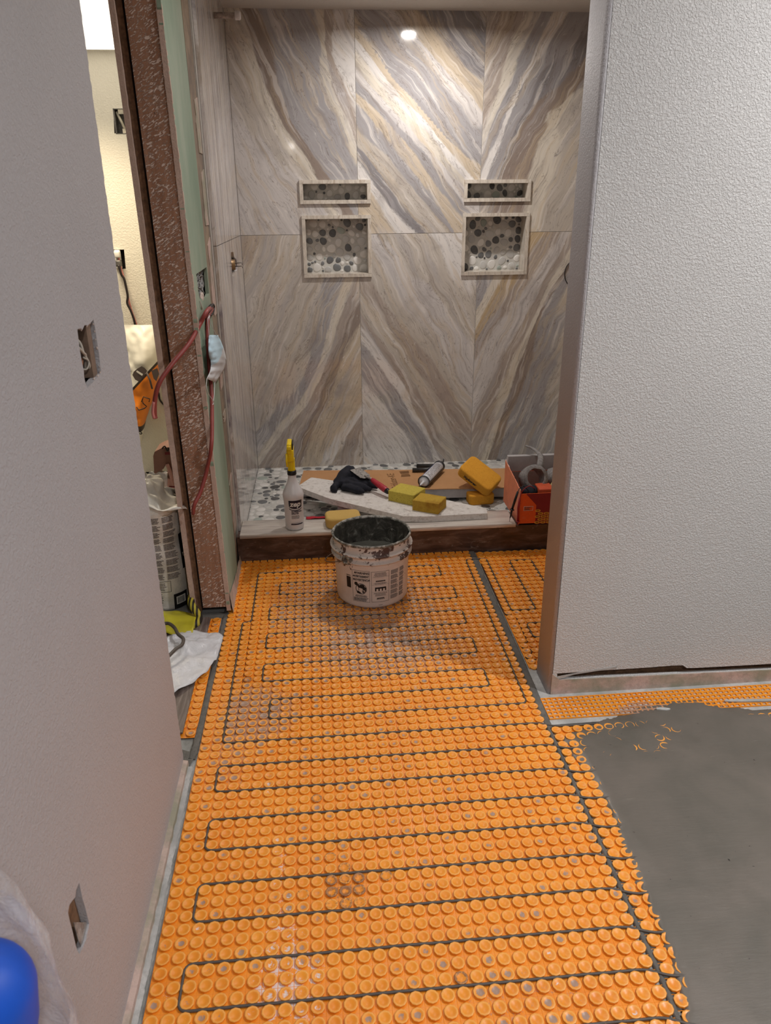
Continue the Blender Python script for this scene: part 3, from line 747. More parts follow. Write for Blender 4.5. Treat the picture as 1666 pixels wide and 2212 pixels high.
def membrane(name, label, cols, rows, keep, dirt_seed, dxy=(0, 0), outline=None, zb=0.0, boost=0.0, group='orange studded floor membranes'):
    """studs over a thin sheet, one mesh"""
    rnd = random.Random(dirt_seed); vs = []; fs = []; di = []; SEG = 10
    RP = ((1.0*0.0128, 0.0008, 's'), (0.0140, 0.0060, 'r'), (0.0132, 0.0068, 'r'), (0.0104, 0.0062, 'r'), (0.0050, 0.0042, 'c'))
    for i in cols:
        for j in rows:
            x = GX0 + PX*(i+0.5) + dxy[0]; y = GY0 + PY*(j+0.5) + dxy[1]
            if not keep(x, y): continue
            g, w_, d = dirt_at(x, y, 0, rnd)
            n0 = noise.noise(Vector((x*9, y*9, dirt_seed))); q = rnd.random()
            gc = g*0.9 + (0.52 if rnd.random() < 0.17+boost+0.25*g else 0.06) * (0.6+0.8*rnd.random())
            gr = g*rnd.uniform(0.3, 0.8) + 0.12*n0
            dc = d*0.5; dr = d*rnd.uniform(0.5, 1.0) + (0.35 if q > 0.975 else 0)
            wc = w_*rnd.uniform(0.3, 1.15) + (0.5 if q < 0.012 else 0); wr = w_*rnd.uniform(0.0, 0.55)
            o = len(vs); jx, jy = rnd.uniform(-0.0004, 0.0004), rnd.uniform(-0.0004, 0.0004); a0 = rnd.uniform(0, pi)
            for r, z, kd in RP:
                for k in range(SEG):
                    t = 2*pi*k/SEG + pi/SEG; vs.append((x+jx+r*cos(t)*1.0, y+jy+r*sin(t)*1.02, zb+z))
                    di.append({'s': (gr*0.7, wr*0.5, dr*0.45), 'r': (gr, wr, dr), 'c': (gc, wc, dc)}[kd])
            vs.append((x+jx, y+jy, zb+0.0036)); di.append((gc*1.25, wc, dc))
            for ring in range(4):
                for k in range(SEG):
                    k2 = (k+1) % SEG; fs.append((o+ring*SEG+k, o+ring*SEG+k2, o+(ring+1)*SEG+k2, o+(ring+1)*SEG+k))
            for k in range(SEG): fs.append((o+4*SEG+k, o+4*SEG+(k+1) % SEG, o+5*SEG))
    # sheet
    x0 = GX0+PX*min(cols)+dxy[0]; x1 = GX0+PX*(max(cols)+1)+dxy[0]; y0 = GY0+PY*min(rows)+dxy[1]; y1 = GY0+PY*(max(rows)+1)+dxy[1]
    nx = max(1, round((x1-x0)/PX*2)); ny = max(1, round((y1-y0)/PY*2)); idx = {}
    for a in range(nx+1):
        for b in range(ny+1):
            x = x0+(x1-x0)*a/nx; y = y0+(y1-y0)*b/ny; g, w_, d = dirt_at(x, y, 1, rnd)
            idx[a, b] = len(vs); vs.append((x, y, zb+0.0012)); nn = noise.noise(Vector((x*20, y*20, 3)))
            di.append((g*1.25+0.12*max(0, nn)+boost*0.3, w_*(0.9+0.5*nn), d*0.5))
    for a in range(nx):
        for b in range(ny):
            xm = x0+(x1-x0)*(a+0.5)/nx; ym = y0+(y1-y0)*(b+0.5)/ny
            if keep(xm, ym): fs.append((idx[a,b], idx[a+1,b], idx[a+1,b+1], idx[a,b+1]))
    # moulded grid ridges between the studs, and down-turned edge
    mbm = MB(); mbm.add(vs, fs, True)
    for q in range(len(fs)-1, -1, -1):
        if len(fs[q]) == 4 and fs[q][0] >= idx[0, 0]: mbm.sm[q] = False
    base_n = len(mbm.v)
    for i in range(min(cols), max(cols)+2):
        x = GX0+PX*i+dxy[0]
        j = min(rows)
        while j <= max(rows):
            ya = GY0+PY*j+dxy[1]; k = j
            while k <= max(rows) and keep(x, GY0+PY*(k+0.5)+dxy[1]): k += 1
            if k > j:
                yb = GY0+PY*k+dxy[1]; h = 0.0017 if i % 3 else 0.0016
                mbm.add([(x-0.0007, ya, zb+0.0011), (x, ya, zb+h), (x+0.0007, ya, zb+0.0011), (x-0.0007, yb, zb+0.0011), (x, yb, zb+h), (x+0.0007, yb, zb+0.0011)], [(0, 1, 4, 3), (1, 2, 5, 4)])
            j = max(k, j)+1
    for j in range(min(rows), max(rows)+2):
        y = GY0+PY*j+dxy[1]; i = min(cols)
        while i <= max(cols):
            xa = GX0+PX*i+dxy[0]; k = i
            while k <= max(cols) and keep(GX0+PX*(k+0.5)+dxy[0], y): k += 1
            if k > i:
                xb = GX0+PX*k+dxy[0]
                mbm.add([(xa, y-0.0007, zb+0.0011), (xa, y, zb+0.0017), (xa, y+0.0007, zb+0.0011), (xb, y-0.0007, zb+0.0011), (xb, y, zb+0.0017), (xb, y+0.0007, zb+0.0011)], [(0, 3, 4, 1), (1, 4, 5, 2)])
            i = max(k, i)+1
    di += [(0.1, 0, 0.05)]*(len(mbm.v)-base_n)
    ob = mbm.build(name, 'membrane', recalc=False)
    at = ob.data.attributes.new('dirt', 'FLOAT_COLOR', 'POINT')
    at.data.foreach_set('color', [max(0, q) for c in di for q in (*c, 1)])
    return tag(ob, label, 'floor membrane', group)

def ystrip_l(y): return -0.383
def seam_x(y): return 0.598 + 0.002*sin(y*3)
def keep_main(x, y):
    if y > 2.905 or x > 0.5985: return False
    if y < 1.70: return x > -0.376
    return x > -0.370
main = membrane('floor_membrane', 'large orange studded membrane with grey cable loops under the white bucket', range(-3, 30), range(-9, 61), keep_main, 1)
# sheet joint (a line of dark slits) in the main membrane
mb = MB(); 
for k in range(8, 28):
    y = GY0+PY*(k+ 17); 
    if y < 2.44: mb.box((GX0+PX*1-0.0011, y+0.004, 0.0008), (GX0+PX*1+0.0008, y+0.025, 0.0019))
for k in range(1, 26, 3):
    x = GX0+PX*k; mb.box((x+0.008, GY0+PY*44-0.0008, 0.001), (x+0.016, GY0+PY*44+0.0012, 0.002)); mb.box((x-0.0008, GY0+PY*44-0.006, 0.001), (x+0.001, GY0+PY*44+0.007, 0.002))
mb.build('cut_slits', 'membrane_seam', main)['kind'] = 'stuff'
def keep_wc(x, y): return x > 0.628 and (y > 2.02 or x < 0.0)
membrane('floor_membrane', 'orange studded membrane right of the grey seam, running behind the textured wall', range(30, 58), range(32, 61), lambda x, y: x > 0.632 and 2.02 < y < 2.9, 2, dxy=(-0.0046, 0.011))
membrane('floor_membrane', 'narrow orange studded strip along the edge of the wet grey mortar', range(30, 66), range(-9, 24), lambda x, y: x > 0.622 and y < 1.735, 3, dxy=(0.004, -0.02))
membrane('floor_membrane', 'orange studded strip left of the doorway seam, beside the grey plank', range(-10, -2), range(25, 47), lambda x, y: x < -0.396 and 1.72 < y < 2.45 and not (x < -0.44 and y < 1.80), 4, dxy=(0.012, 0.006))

# waffle membrane strip
def waffle(name, label, x0, x1, ya, yb, n):
    vs = []; fs = []; di = []; s = (yb-ya)/n; nx = int((x1-x0)/s); rnd = random.Random(5)
    o0 = 0
    for i in range(nx):
        for j in range(n):
            X, Y = x0+i*s, ya+j*s; r = s*0.19; g = 0.0
            if noise.noise(Vector((X*9, Y*12, 2))) > 0.28 + (Y-ya)*5 - 0.3*(0.8 < X < 1.15) and X > 0.72: g = 0.6
            o = len(vs)
            for (a, z) in ((0, 0.0050), (r*0.9, 0.0050), (r*1.15, 0.0004)):
                vs += [(X+a, Y+a, z), (X+s-a, Y+a, z), (X+s-a, Y+s-a, z), (X+a, Y+s-a, z)]
                di += [(g if z > 0.001 else g*0.5, 0.45*(rnd.random() < 0.06), 0)]*4
            for ring in (0, 1):
                for k in range(4): fs.append((o+ring*4+k, o+ring*4+(k+1) % 4, o+ring*4+4+(k+1) % 4, o+ring*4+4+k))
            fs.append((o+8, o+9, o+10, o+11))
    mbw = MB(); mbw.add(vs, fs); x1 = x0+nx*s
    mbw.add([(x0, ya, -0.003), (x1, ya, -0.003), (x1, ya, 0.005), (x0, ya, 0.005), (x0, yb, -0.003), (x0, yb, 0.005)], [(0, 1, 2, 3), (0, 3, 5, 4)]); di += [(0.2, 0, 0)]*6
    ob = mbw.build(name, 'membrane', recalc=False)
    at = ob.data.attributes.new('dirt', 'FLOAT_COLOR', 'POINT'); at.data.foreach_set('color', [q for c in di for q in (*c, 1)])
    return tag(ob, label, 'floor membrane', None)
waffle('waffle_membrane', 'orange square-celled membrane strip along the base of the textured wall', 0.625, 2.0, 1.757, 1.857, 6)

# cables
def cable(name, pts, r, mat, label, z=0.0047, rad=0.018, cat='cable'):
    p = round_path([Vector((a, b, z if len(q) == 0 else q[0])) for a, b, *q in pts], rad)
    q = [p[0]]
    for v in p[1:]:
        d = (v-q[-1]).length
        k = max(1, int(d/0.05))
        for i in range(k):
            a = q[-1] if i == 0 else q[-1]
            q.append(q[-1].lerp(v, 1/(k-i)))
    q = [Vector((v.x+0.0012*noise.noise(Vector((v.x*22, v.y*22, 0))), v.y+0.0012*noise.noise(Vector((v.x*22, v.y*22, 4))), v.z)) for v in q]
    mb = MB(); mb.tube(q, r, 8); ob = mb.build(name, mat); return tag(ob, label, cat)
XO, XM, XI = GX0, GX0+3*PX, GX0+4*PX
XR_ = GX0+26*PX; XL29 = GX0+29*PX
end = 0.76
pts = []
pts += [(end, GRN(8)-0.02), (0.635, GRN(8)-0.02), (0.585, GRN(8)), (XO, GRN(8)), (XO, 2.402), (XO+PX, 2.402), (XO+PX, GRN(19)), (GX0+25*PX, GRN(19)), (GX0+25*PX, GRN(18)), (XI, GRN(18)), (XI, GRN(17)),
        (XR_, GRN(17)), (XR_, GRN(16)), (XM, GRN(16)), (XM, GRN(15)), (XR_, GRN(15)), (XR_, GRN(14)), (XM, GRN(14)), (XM, GRN(13)), (XR_, GRN(13)), (XR_, GRN(12)), (XM, GRN(12)), (XM, GRN(11)),
        (XR_, GRN(11)), (XR_, GRN(10)), (XI, GRN(10)), (XI, GRN(9)), (XL29, GRN(9)), (XL29, 2.84), (0.64, 2.85), (0.70, 2.85)]
wc = lambda *p: [(on('z', 0.0043, a, b).x, on('z', 0.0043, a, b).y) for a, b in p]
pts[-3:] = [(XL29, 2.83), (0.667, 2.83), (0.667, 2.388), (0.7594, 2.388), (0.7594, 2.80), (0.8518, 2.80), (0.8518, 2.25)]
cable('heating_cable', pts, 0.0029, 'cable_grey', 'grey heating cable snaking in loops around the white bucket and across the far mortar joint')
for k in range(-2, 8, 2):
    b, t = GRN(k), GRN(k+1)
    cable('heating_cable', [(end, b-0.02), (0.635, b-0.02), (0.585, b), (XO, b), (XO, t), (0.585, t), (0.635, t-0.02), (end, t-0.02)], 0.0029, 'cable_grey',
          {-2: 'grey heating cable loop nearest the bottom edge of the photo', 0: 'grey cable loop in front, its rounded end low beside the left wall', 2: 'second grey cable loop up from the front along the left wall',
           4: 'third grey cable loop up from the front, its end by the left wall', 6: 'grey cable loop just in front of the single straight cable run'}[k])
wc = lambda *p: [(on('z', 0.0043, a, b).x, on('z', 0.0043, a, b).y) for a, b in p]
cable('heating_cable', [(0.824, 2.293), (0.698, 2.293), (0.698, 2.198), (0.824, 2.198)], 0.0029, 'cable_grey', 'short grey cable loop poking out from behind the textured wall')
p = [(0.6365, 2.78), (0.6365, 2.372), (0.640, 2.358), (0.660, 2.354)]
cable('sensor_wire', p, 0.0016, 'cable_black', 'thin black wire running straight beside the grey mortar seam', rad=0.01)
p = wc((1115,1333),(1122,1347),(1130,1365),(1139,1384),(1137,1388),(1128,1391),(1126,1395),(1131,1400),(1146,1403),(1149,1408),(1145,1413),(1137,1415),(1136,1420),(1145,1424),(1160,1424))
mb = MB(); mb.tube(smooth_path([(a, b, 0.0043) for a, b in p], 4), 0.0016, 7); tag(mb.build('sensor_wire', 'cable_black'), 'thin black wire with a wavy end next to the textured wall corner', 'wire')

# mortar-filled joints
def seam_strip(name, pts, w, label, seed=0, h=0.0045, mat='thinset'):
    P = smooth_path([(a, b, 0) for a, b in pts], 24); vs = []; fs = []; C = 7; total = 0
    P2 = []
    for a, b in zip(P, P[1:]):
        k = max(1, int((b-a).length/0.003)); P2 += [a.lerp(b, i/k) for i in range(k)]
    P2.append(P[-1])
    for i, p in enumerate(P2):
        t = (P2[min(i+1, len(P2)-1)]-P2[max(i-1, 0)]).normalized(); nrm = Vector((-t.y, t.x, 0))
        ww = w*(1+0.16*noise.noise(Vector((p.y*30, seed, 0)))+0.12*noise.noise(Vector((p.y*110, seed, 5))))
        for c in range(C):
            u = c/(C-1)*2-1; z = h*(1-abs(u)**4)*0.9 + 0.0014*noise.noise(Vector((p.x*160+c, p.y*160, seed))) + 0.0008*noise.noise(Vector((c*2.0, p.y*420, seed)))
            if abs(u) == 1: z = -0.002
            vs.append(p+nrm*(u*ww/2)+Vector((0, 0, z)))
    for i in range(len(P2)-1):
        for c in range(C-1): a = i*C+c; fs.append((a, a+1, a+C+1, a+C))
    mbs = MB(); mbs.add(vs, fs, True); ob = mbs.build(name, mat); return tag(ob, label, 'mortar joint')
seam_strip('mortar_joint', [(0.620, 2.91), (0.619, 2.5), (0.619, 2.0), (0.614, 1.72)], 0.027, 'rough grey mortar joint between the bucket and the membrane behind the textured wall', 1)
seam_strip('mortar_joint', [(0.612, 1.735), (0.613, 1.4), (0.612, 1.1), (0.613, 0.95), (0.608, 0.84), (0.606, 0.6)], 0.013, 'thin grey mortar joint crossed by the cables near the wet mortar', 2, 0.004)
seam_strip('mortar_joint', [(-0.380, 2.53), (-0.383, 2.1), (-0.387, 1.8), (-0.392, 1.69)], 0.022, 'grey mortar joint across the doorway, left of the cable loops', 3)
seam_strip('mortar_joint', [(-0.60, 2.475), (-0.5, 2.475), (-0.37, 2.475)], 0.045, 'grey mortar patch at the foot of the brown door jamb', 4, 0.004)
seam_strip('mortar_joint', [(-0.46, 1.715), (-0.42, 1.70), (-0.385, 1.69)], 0.06, 'grey mortar patch at the near corner of the doorway', 6, 0.003)
seam_strip('mortar_joint', [(-0.395, 1.66), (-0.396, 1.2), (-0.397, 0.8), (-0.398, 0.3)], 0.022, 'pale grey mortar line along the foot of the left wall', 7, 0.002, 'white_putty')
# pale patching around the waffle strip and the wall corner
mb = MB(); vs = []; fs = []
mb.poly([(0.592, 1.725), (0.628, 1.735), (1.05, 1.742), (2.0, 1.744), (2.0, 1.885), (0.655, 1.885), (0.660, 2.012), (0.625, 2.02), (0.618, 1.95), (0.612, 1.85), (0.600, 1.78)], 0.0022, [], 'z', -0.001)
tag(mb.build('patching_compound', 'white_putty'), 'pale grey patching compound around the corner of the textured wall', 'patch', None)

# wet self-levelling mortar
edge_pts = [(1480,2230),(1475,2180),(1466,2120),(1440,2050),(1415,1990),(1390,1935),(1368,1880),(1345,1830),(1330,1780),(1306,1735),(1286,1700),(1262,1662),(1245,1640),(1232,1618),(1215,1596),(1228,1580),(1262,1566),(1300,1552),(1345,1540),(1390,1521),(1440,1509),(1490,1507),(1525,1512),(1560,1520),(1600,1526),(1666,1530),(1760,1535)]
EP = [(on('z', 0.007, *p).x, on('z', 0.007, *p).y) for p in edge_pts]
polyg = [(EP[0][0]-0.03, 0.2)] + EP + [(2.3, 1.78), (2.3, 0.2)]
def sdist(x, y):
    """signed distance to the mortar outline, positive inside"""
    inside_ = False; dmin = 9; n = len(polyg); j = n-1
    for i in range(n):
        (xi, yi), (xj, yj) = polyg[i], polyg[j]
        if (yi > y) != (yj > y) and x < (xj-xi)*(y-yi)/(yj-yi)+xi: inside_ = not inside_
        dx, dy = xj-xi, yj-yi; L = dx*dx+dy*dy or 1e-9
        t = max(0, min(1, ((x-xi)*dx+(y-yi)*dy)/L)); d = math.hypot(x-xi-t*dx, y-yi-t*dy)
        dmin = min(dmin, d); j = i
    return dmin if inside_ else -dmin
vs = []; idx = {}; st = 0.0045
xa, xb, ya, yb = 0.60, 1.62, 0.42, 1.86
nx, ny = int((xb-xa)/st), int((yb-ya)/st); hh = {}
for i in range(nx+1):
    for j in range(ny+1):
        x, y = xa+i*st, ya+j*st
        far = x > 0.80 and y < 1.58
        d = 0.2 if far else sdist(x, y)
        w_ = 0.020 + 0.035*max(0, min(1, (y-1.45)/0.2))
        nz = 0.010*noise.noise(Vector((x*38, y*38, 0))) + 0.006*noise.noise(Vector((x*95, y*95, 2)))
        e = d + nz*(1.0 if not far else 0)
        z = 0.0078 - 0.0060*max(0, 1-max(0, e)/w_)**1.6 + 0.00035*noise.noise(Vector((x*6, y*6, 1)))
        if 1.53 < y < 1.78 and x < 1.1: z -= 0.0019*max(0, min(1, (y-1.53)/0.08, (1.1-x)/0.15))*max(0, 0.25+1.3*noise.noise(Vector((x*26, y*26, 8))))
        if e < 0: z = -0.004 + 0.0
        hh[i, j] = z; idx[i, j] = len(vs); vs.append((x, y, z))
fs = []
for i in range(nx):
    for j in range(ny):
        if max(hh[i,j], hh[i+1,j], hh[i,j+1], hh[i+1,j+1]) > -0.003: fs.append((idx[i,j], idx[i+1,j], idx[i+1,j+1], idx[i,j+1]))
mb = MB(); mb.add(vs, fs, True); mb.box((1.60, -0.6, -0.003), (3.28, 1.855, 0.0076)); mb.box((0.62, -0.6, -0.003), (1.61, 0.43, 0.0077))
ob = mb.build('wet_mortar', 'leveler', recalc=False); tag(ob, 'smooth wet grey levelling mortar spread over the floor on the right', 'mortar', None, 'stuff')
mb = MB(); rnd = random.Random(4)
for q in ((1418,1531,1449,1532),(1565,1514,1680,1512)):
    a = on('z', 0.009, q[0], q[1]); b = on('z', 0.009, q[2], q[3])
    L = (b-a).length; nrm = Vector((-(b-a).y, (b-a).x, 0)).normalized(); loop = []
    for k in range(24):
        t = 2*pi*k/24; loop.append((a.x+(b.x-a.x)*(0.5+0.5*cos(t))+nrm.x*0.006*sin(t), a.y+(b.y-a.y)*(0.5+0.5*cos(t))+nrm.y*0.006*sin(t)+0.002*rnd.random()))
    mb = MB(); mb.poly(loop, 0.004, [], 'z', 0.006); ob = mb.build('putty_patch', 'white_putty')
    tag(ob, 'thin pale putty streak at the mortar edge, ' + ('near the right border' if q[0] > 1500 else 'nearer the wall corner'), 'putty', None)
# ------------------------------------------------------------------ materials of the things
def mat_bucket():
    m = NB('bucket_plastic', 0.45); v = m.geo()
    f = m.noise(v, 22, 5, 0.62, 0.3); z = m.n('ShaderNodeSeparateXYZ'); g = m.n('ShaderNodeNewGeometry'); m.l(g.outputs['Position'], z.inputs['Vector'])
    c = m.ramp(m.noise(v, 6, 4, 0.6), [(0.3, S(214,200,192)), (0.7, S(232,222,215))])
    zz = z.outputs['Z']
    lo = m.ramp(zz, [(0.0, 1.0), (0.022, 0.0)]); hi = m.ramp(m.math('MULTIPLY', zz, 4.0), [(0.60, 0.0), (0.78, 1.0)])
    splash = m.math('ADD', m.math('MULTIPLY', m.math('MAXIMUM', lo, hi), 0.13), f)
    c = m.mix(m.ramp(splash, [(0.665, 0.0), (0.685, 1.0)]), c, S(92,66,58))
    f2 = m.noise(v, 40, 5, 0.7, 0.6)
    c = m.mix(m.ramp(m.math('ADD', f2, m.math('MULTIPLY', hi, 0.12)), [(0.68, 0.0), (0.74, 0.8)]), c, S(160,158,152))
    m.col(c); m.bump(m.ramp(splash, [(0.66, 0.0), (0.69, 1.0)]), 0.0015); return m.m
mat_bucket()
m = NB('bucket_dirty', 0.7); v = m.geo(); f = m.noise(v, 28, 6, 0.7, 0.8)
m.col(m.ramp(f, [(0.32, S(40,38,34)), (0.5, S(70,68,62)), (0.6, S(98,96,88)), (0.66, S(150,150,142))])); m.bump(f, 0.006)
m = NB('bucket_rim_dirty', 0.6); v = m.geo(); f = m.noise(v, 45, 6, 0.7, 0.8)
m.col(m.ramp(f, [(0.35, S(70,68,62)), (0.5, S(128,126,118)), (0.58, S(182,178,170)), (0.68, S(206,198,190))])); m.bump(f, 0.002)
plain('mortar_wet', S(112,112,104), 0.25, bump=0.002, bscale=20)
plain('steel_wire', S(110,104,98), 0.4, metal=0.7)
plain('ink_black', S(22,18,20), 0.6, var=0.0)
plain('ink_soft', S(84,72,68), 0.6, var=0.0)
plain('ink_navy', S(16,18,44), 0.4, var=0.0)
plain('ink_white', S(226,224,222), 0.5, var=0.0)
plain('ink_brown', S(122,84,46), 0.8, var=0.1)
# translucent bottle plastic
m = NB('bottle_plastic', 0.35, S(228,226,228)); m.b.inputs['Transmission Weight'].default_value = 0.08
m.b.inputs['Subsurface Weight'].default_value = 0.4; m.b.inputs['Subsurface Radius'].default_value = (0.03, 0.03, 0.03); m.b.inputs['Subsurface Scale'].default_value = 0.3
plain('bottle_liquid', S(186,186,196), 0.15, var=0.0)
plain('yellow_plastic', S(246,212,20), 0.3, var=0.02)
plain('black_plastic', S(20,20,24), 0.4, var=0.05)
def mat_sponge(name, col, dcol, sc, bd=0.002, stain=None):
    m = NB(name, 0.9, col, 0.2); v = m.coord()
    a = m.voro(v, sc); b = m.noise(v, sc*1.8, 4, 0.7)
    pit = m.ramp(m.math('ADD', a, m.math('MULTIPLY', m.math('SUBTRACT', b, 0.5), 0.5)), [(0.10, 1.0), (0.24, 0.0)])
    c = m.mix(pit, m.mix(m.noise(v, 18, 4, 0.6), col, tuple(x*0.85 for x in col[:3])+(1,)), dcol)
    if stain: c = m.mix(m.ramp(m.noise(v, 14, 4, 0.6), [(0.5, 0.0), (0.68, 0.7)]), c, stain)
    m.col(c); m.bump(m.math('MULTIPLY', pit, -1.0), bd); return m.m
mat_sponge('sponge_orange', S(230,164,58), S(176,104,14), 330)
mat_sponge('sponge_tan', S(214,178,104), S(196,156,84), 420, 0.0008)
mat_sponge('sponge_green', S(206,186,84), S(130,108,28), 210, 0.003)
mat_sponge('sponge_used', S(196,160,64), S(120,92,26), 260, 0.002, S(150,104,34))
# cardboard with fine flutes
m = NB('cardboard', 0.8); v = m.coord('Object', (1, 1, 1)); wv = m.n('ShaderNodeTexWave'); wv.inputs['Scale'].default_value = 50; wv.bands_direction = 'X'
wv.inputs['Distortion'].default_value = 0.6; m.l(v, wv.inputs['Vector'])
c = m.ramp(wv.outputs['Fac'], [(0.2, S(176,130,86)), (0.6, S(194,146,100))]); c = m.mix(m.ramp(m.noise(v, 7, 4, 0.6), [(0.45, 0.0), (0.75, 0.4)]), c, S(160,112,66))
m.col(c); m.bump(wv.outputs['Fac'], 0.0002)
plain('foam_grey', S(176,172,172), 0.8, var=0.1, vscale=12, bump=0.001)
m = NB('plaster_board_white', 0.85); v = m.coord(); f = m.noise(v, 45, 6, 0.72, 0.4); g2 = m.noise(v, 16, 4, 0.6)
c = m.ramp(f, [(0.28, S(150,140,134)), (0.44, S(216,210,204)), (0.7, S(232,228,224))]); c = m.mix(m.ramp(g2, [(0.60, 0.0), (0.68, 0.35)]), c, S(160,146,138))
m.col(c); m.bump(f, 0.004)
m = NB('glove_cloth', 0.9); v = m.coord(); m.col(m.ramp(m.noise(v, 40, 5, 0.7), [(0.3, S(10,12,22)), (0.7, S(30,32,44))])); m.bump(m.noise(v, 400, 2, 0.5), 0.0006)
plain('red_cloth', S(176,26,44), 0.85, var=0.1, bump=0.0006)
plain('red_handle', S(178,44,58), 0.4, var=0.1, vscale=60)
m = NB('trowel_steel', 0.45); v = m.coord(); m.col(m.ramp(m.noise(v, 60, 5, 0.7, 1.0), [(0.35, S(70,68,66)), (0.5, S(150,146,142)), (0.7, S(186,182,176))])); m.b.inputs['Metallic'].default_value = 0.35
plain('gun_steel', S(66,66,66), 0.4, metal=0.4, var=0.2)
plain('cartridge_white', S(222,222,226), 0.4, var=0.02)
plain('cartridge_blue', S(30,50,120), 0.4, var=0.05)
plain('box_orange', S(226,92,30), 0.55, var=0.05); plain('box_peach', S(232,140,106), 0.6, var=0.06)
plain('box_red', S(124,18,34), 0.5, var=0.04); plain('box_inside', S(150,140,134), 0.7); plain('print_yellow', S(222,168,60), 0.55, var=0.05); plain('print_amber', S(150,98,28), 0.6)
plain('cap_grey', S(120,118,118), 0.7, var=0.1)
plain('felt_grey', S(150,146,144), 0.9, var=0.18, vscale=90, bump=0.003, bscale=260)
plain('cream_cloth', S(224,202,140), 0.8, var=0.1)
plain('probe_red', S(150,24,34), 0.4, var=0.05)
plain('orange_scrap', S(206,84,44), 0.7, var=0.1)

# ------------------------------------------------------------------ mortar bucket
BX, BY, BZ = 0.167, 2.584, 0.0069
b = thing('bucket', (BX, BY, BZ), 'white plastic bucket splashed with mortar standing on the orange membrane', 'bucket')
T = Matrix.Translation((BX, BY, BZ)) @ Matrix.Diagonal((1, 1, 1.05, 1))
def rb(z): return 0.1345 + (0.1435-0.1345)*z/0.245
prof = [(0.128, 0.0), (0.1335, 0.004), (rb(0.01), 0.012), (rb(0.17), 0.17)]
for z in (0.172,): prof += [(rb(z), z)]
prof += [(0.1520, 0.175), (0.1525, 0.179), (rb(.182)+0.0006, 0.182), (rb(0.2), 0.199), (0.1545, 0.2015), (0.1550, 0.2055), (rb(0.209)+0.001, 0.209), (rb(0.235)+0.0005, 0.236)]
mb = MB(); mb.lathe(prof, 72, T, True, False); mb.build('bucket_body', 'bucket_plastic', b)
mb = MB(); vs = []
ring = [(rb(0.236)+0.0006, 0.235), (0.1478, 0.2375), (0.1490, 0.2430), (0.1462, 0.2468), (0.1418, 0.2455), (0.1402, 0.238)]
mb.lathe(ring, 96, T, False, False)
mb.v = [tuple(Vector(p) + Vector(((p[0]-BX), (p[1]-BY), 0))*0.012*noise.noise(Vector(p)*60) + Vector((0, 0, 0.0016*noise.noise(Vector(p)*45)))) for p in mb.v]
mb.build('rim', 'bucket_rim_dirty', b)
mb = MB(); mb.lathe([(0.1405, 0.241), (0.137, 0.18), (0.1335, 0.11), (0.131, 0.03), (0.02, 0.028)], 72, T, False, True)
nv = []
for p in mb.v:
    d = Vector((p[0]-BX, p[1]-BY, 0)); q = fbm(Vector(p)*22, 1, 4); nv.append(tuple(Vector(p) - d*0.10*max(0, q+0.15)))
mb.v = nv; mb.build('inside_wall', 'bucket_dirty', b)
mb = MB(); vs = [(BX, BY, BZ+0.150)]; fs = []; nr, ns = 14, 64
for i in range(1, nr+1):
    for k in range(ns):
        t = 2*pi*k/ns; r = 0.139*i/nr; x, y = BX+r*cos(t), BY+r*sin(t)
        z = 0.150 + 0.004*noise.noise(Vector((x*25, y*25, 0))) + 0.010*max(0, noise.noise(Vector((x*40, y*40, 6)))-0.2) + 0.007*(i/nr)**8
        vs.append((x, y, BZ+z))
for k in range(ns): fs.append((0, 1+k, 1+(k+1) % ns))
for i in range(nr-1):
    for k in range(ns): a = 1+i*ns+k; c_ = 1+i*ns+(k+1) % ns; fs.append((a, a+ns, c_+ns, c_))
mb.add(vs, fs, True); mb.build('mortar_fill', 'mortar_wet', b)
# bail ears and the wire handle hanging down on the left
def onb(th, z, off=0.001):
    r = rb(z)+off; return Vector((BX+r*cos(th), BY+r*sin(th), BZ+z*1.05))
for th in (radians(-131), radians(49)):
    mb = MB(); c = onb(th, 0.186, 0.0); n_ = Vector((cos(th), sin(th), 0)); M = Matrix.Translation(c) @ n_.to_track_quat('Z', 'Y').to_matrix().to_4x4()
    mb.lathe([(0.021, -0.004), (0.021, 0.008), (0.018, 0.013), (0.010, 0.015), (0.008, 0.010)], 20, M, True, True)
    mb.v = [tuple(Vector(p)+Vector((1, 1, 1))*0.0028*noise.noise(Vector(p)*110)) for p in mb.v]
    mb.build('handle_ear', 'bucket_rim_dirty', b)
e1, e2 = onb(radians(-131), 0.186, 0.013), onb(radians(49), 0.186, 0.013)
mid = (e1+e2)/2; pts = []
for k in range(33):
    t = pi*k/32; ax = (e1-e2)/2
    side = Vector((-0.83, 0.42, -0.33)).normalized()*0.171
    pts.append(mid + ax*cos(t) + side*sin(t))
pts = [e1+Vector((0.004, 0.006, 0))] + pts
mb = MB(); mb.tube(pts, 0.0016, 7); mb.build('wire_handle', 'steel_wire', b)
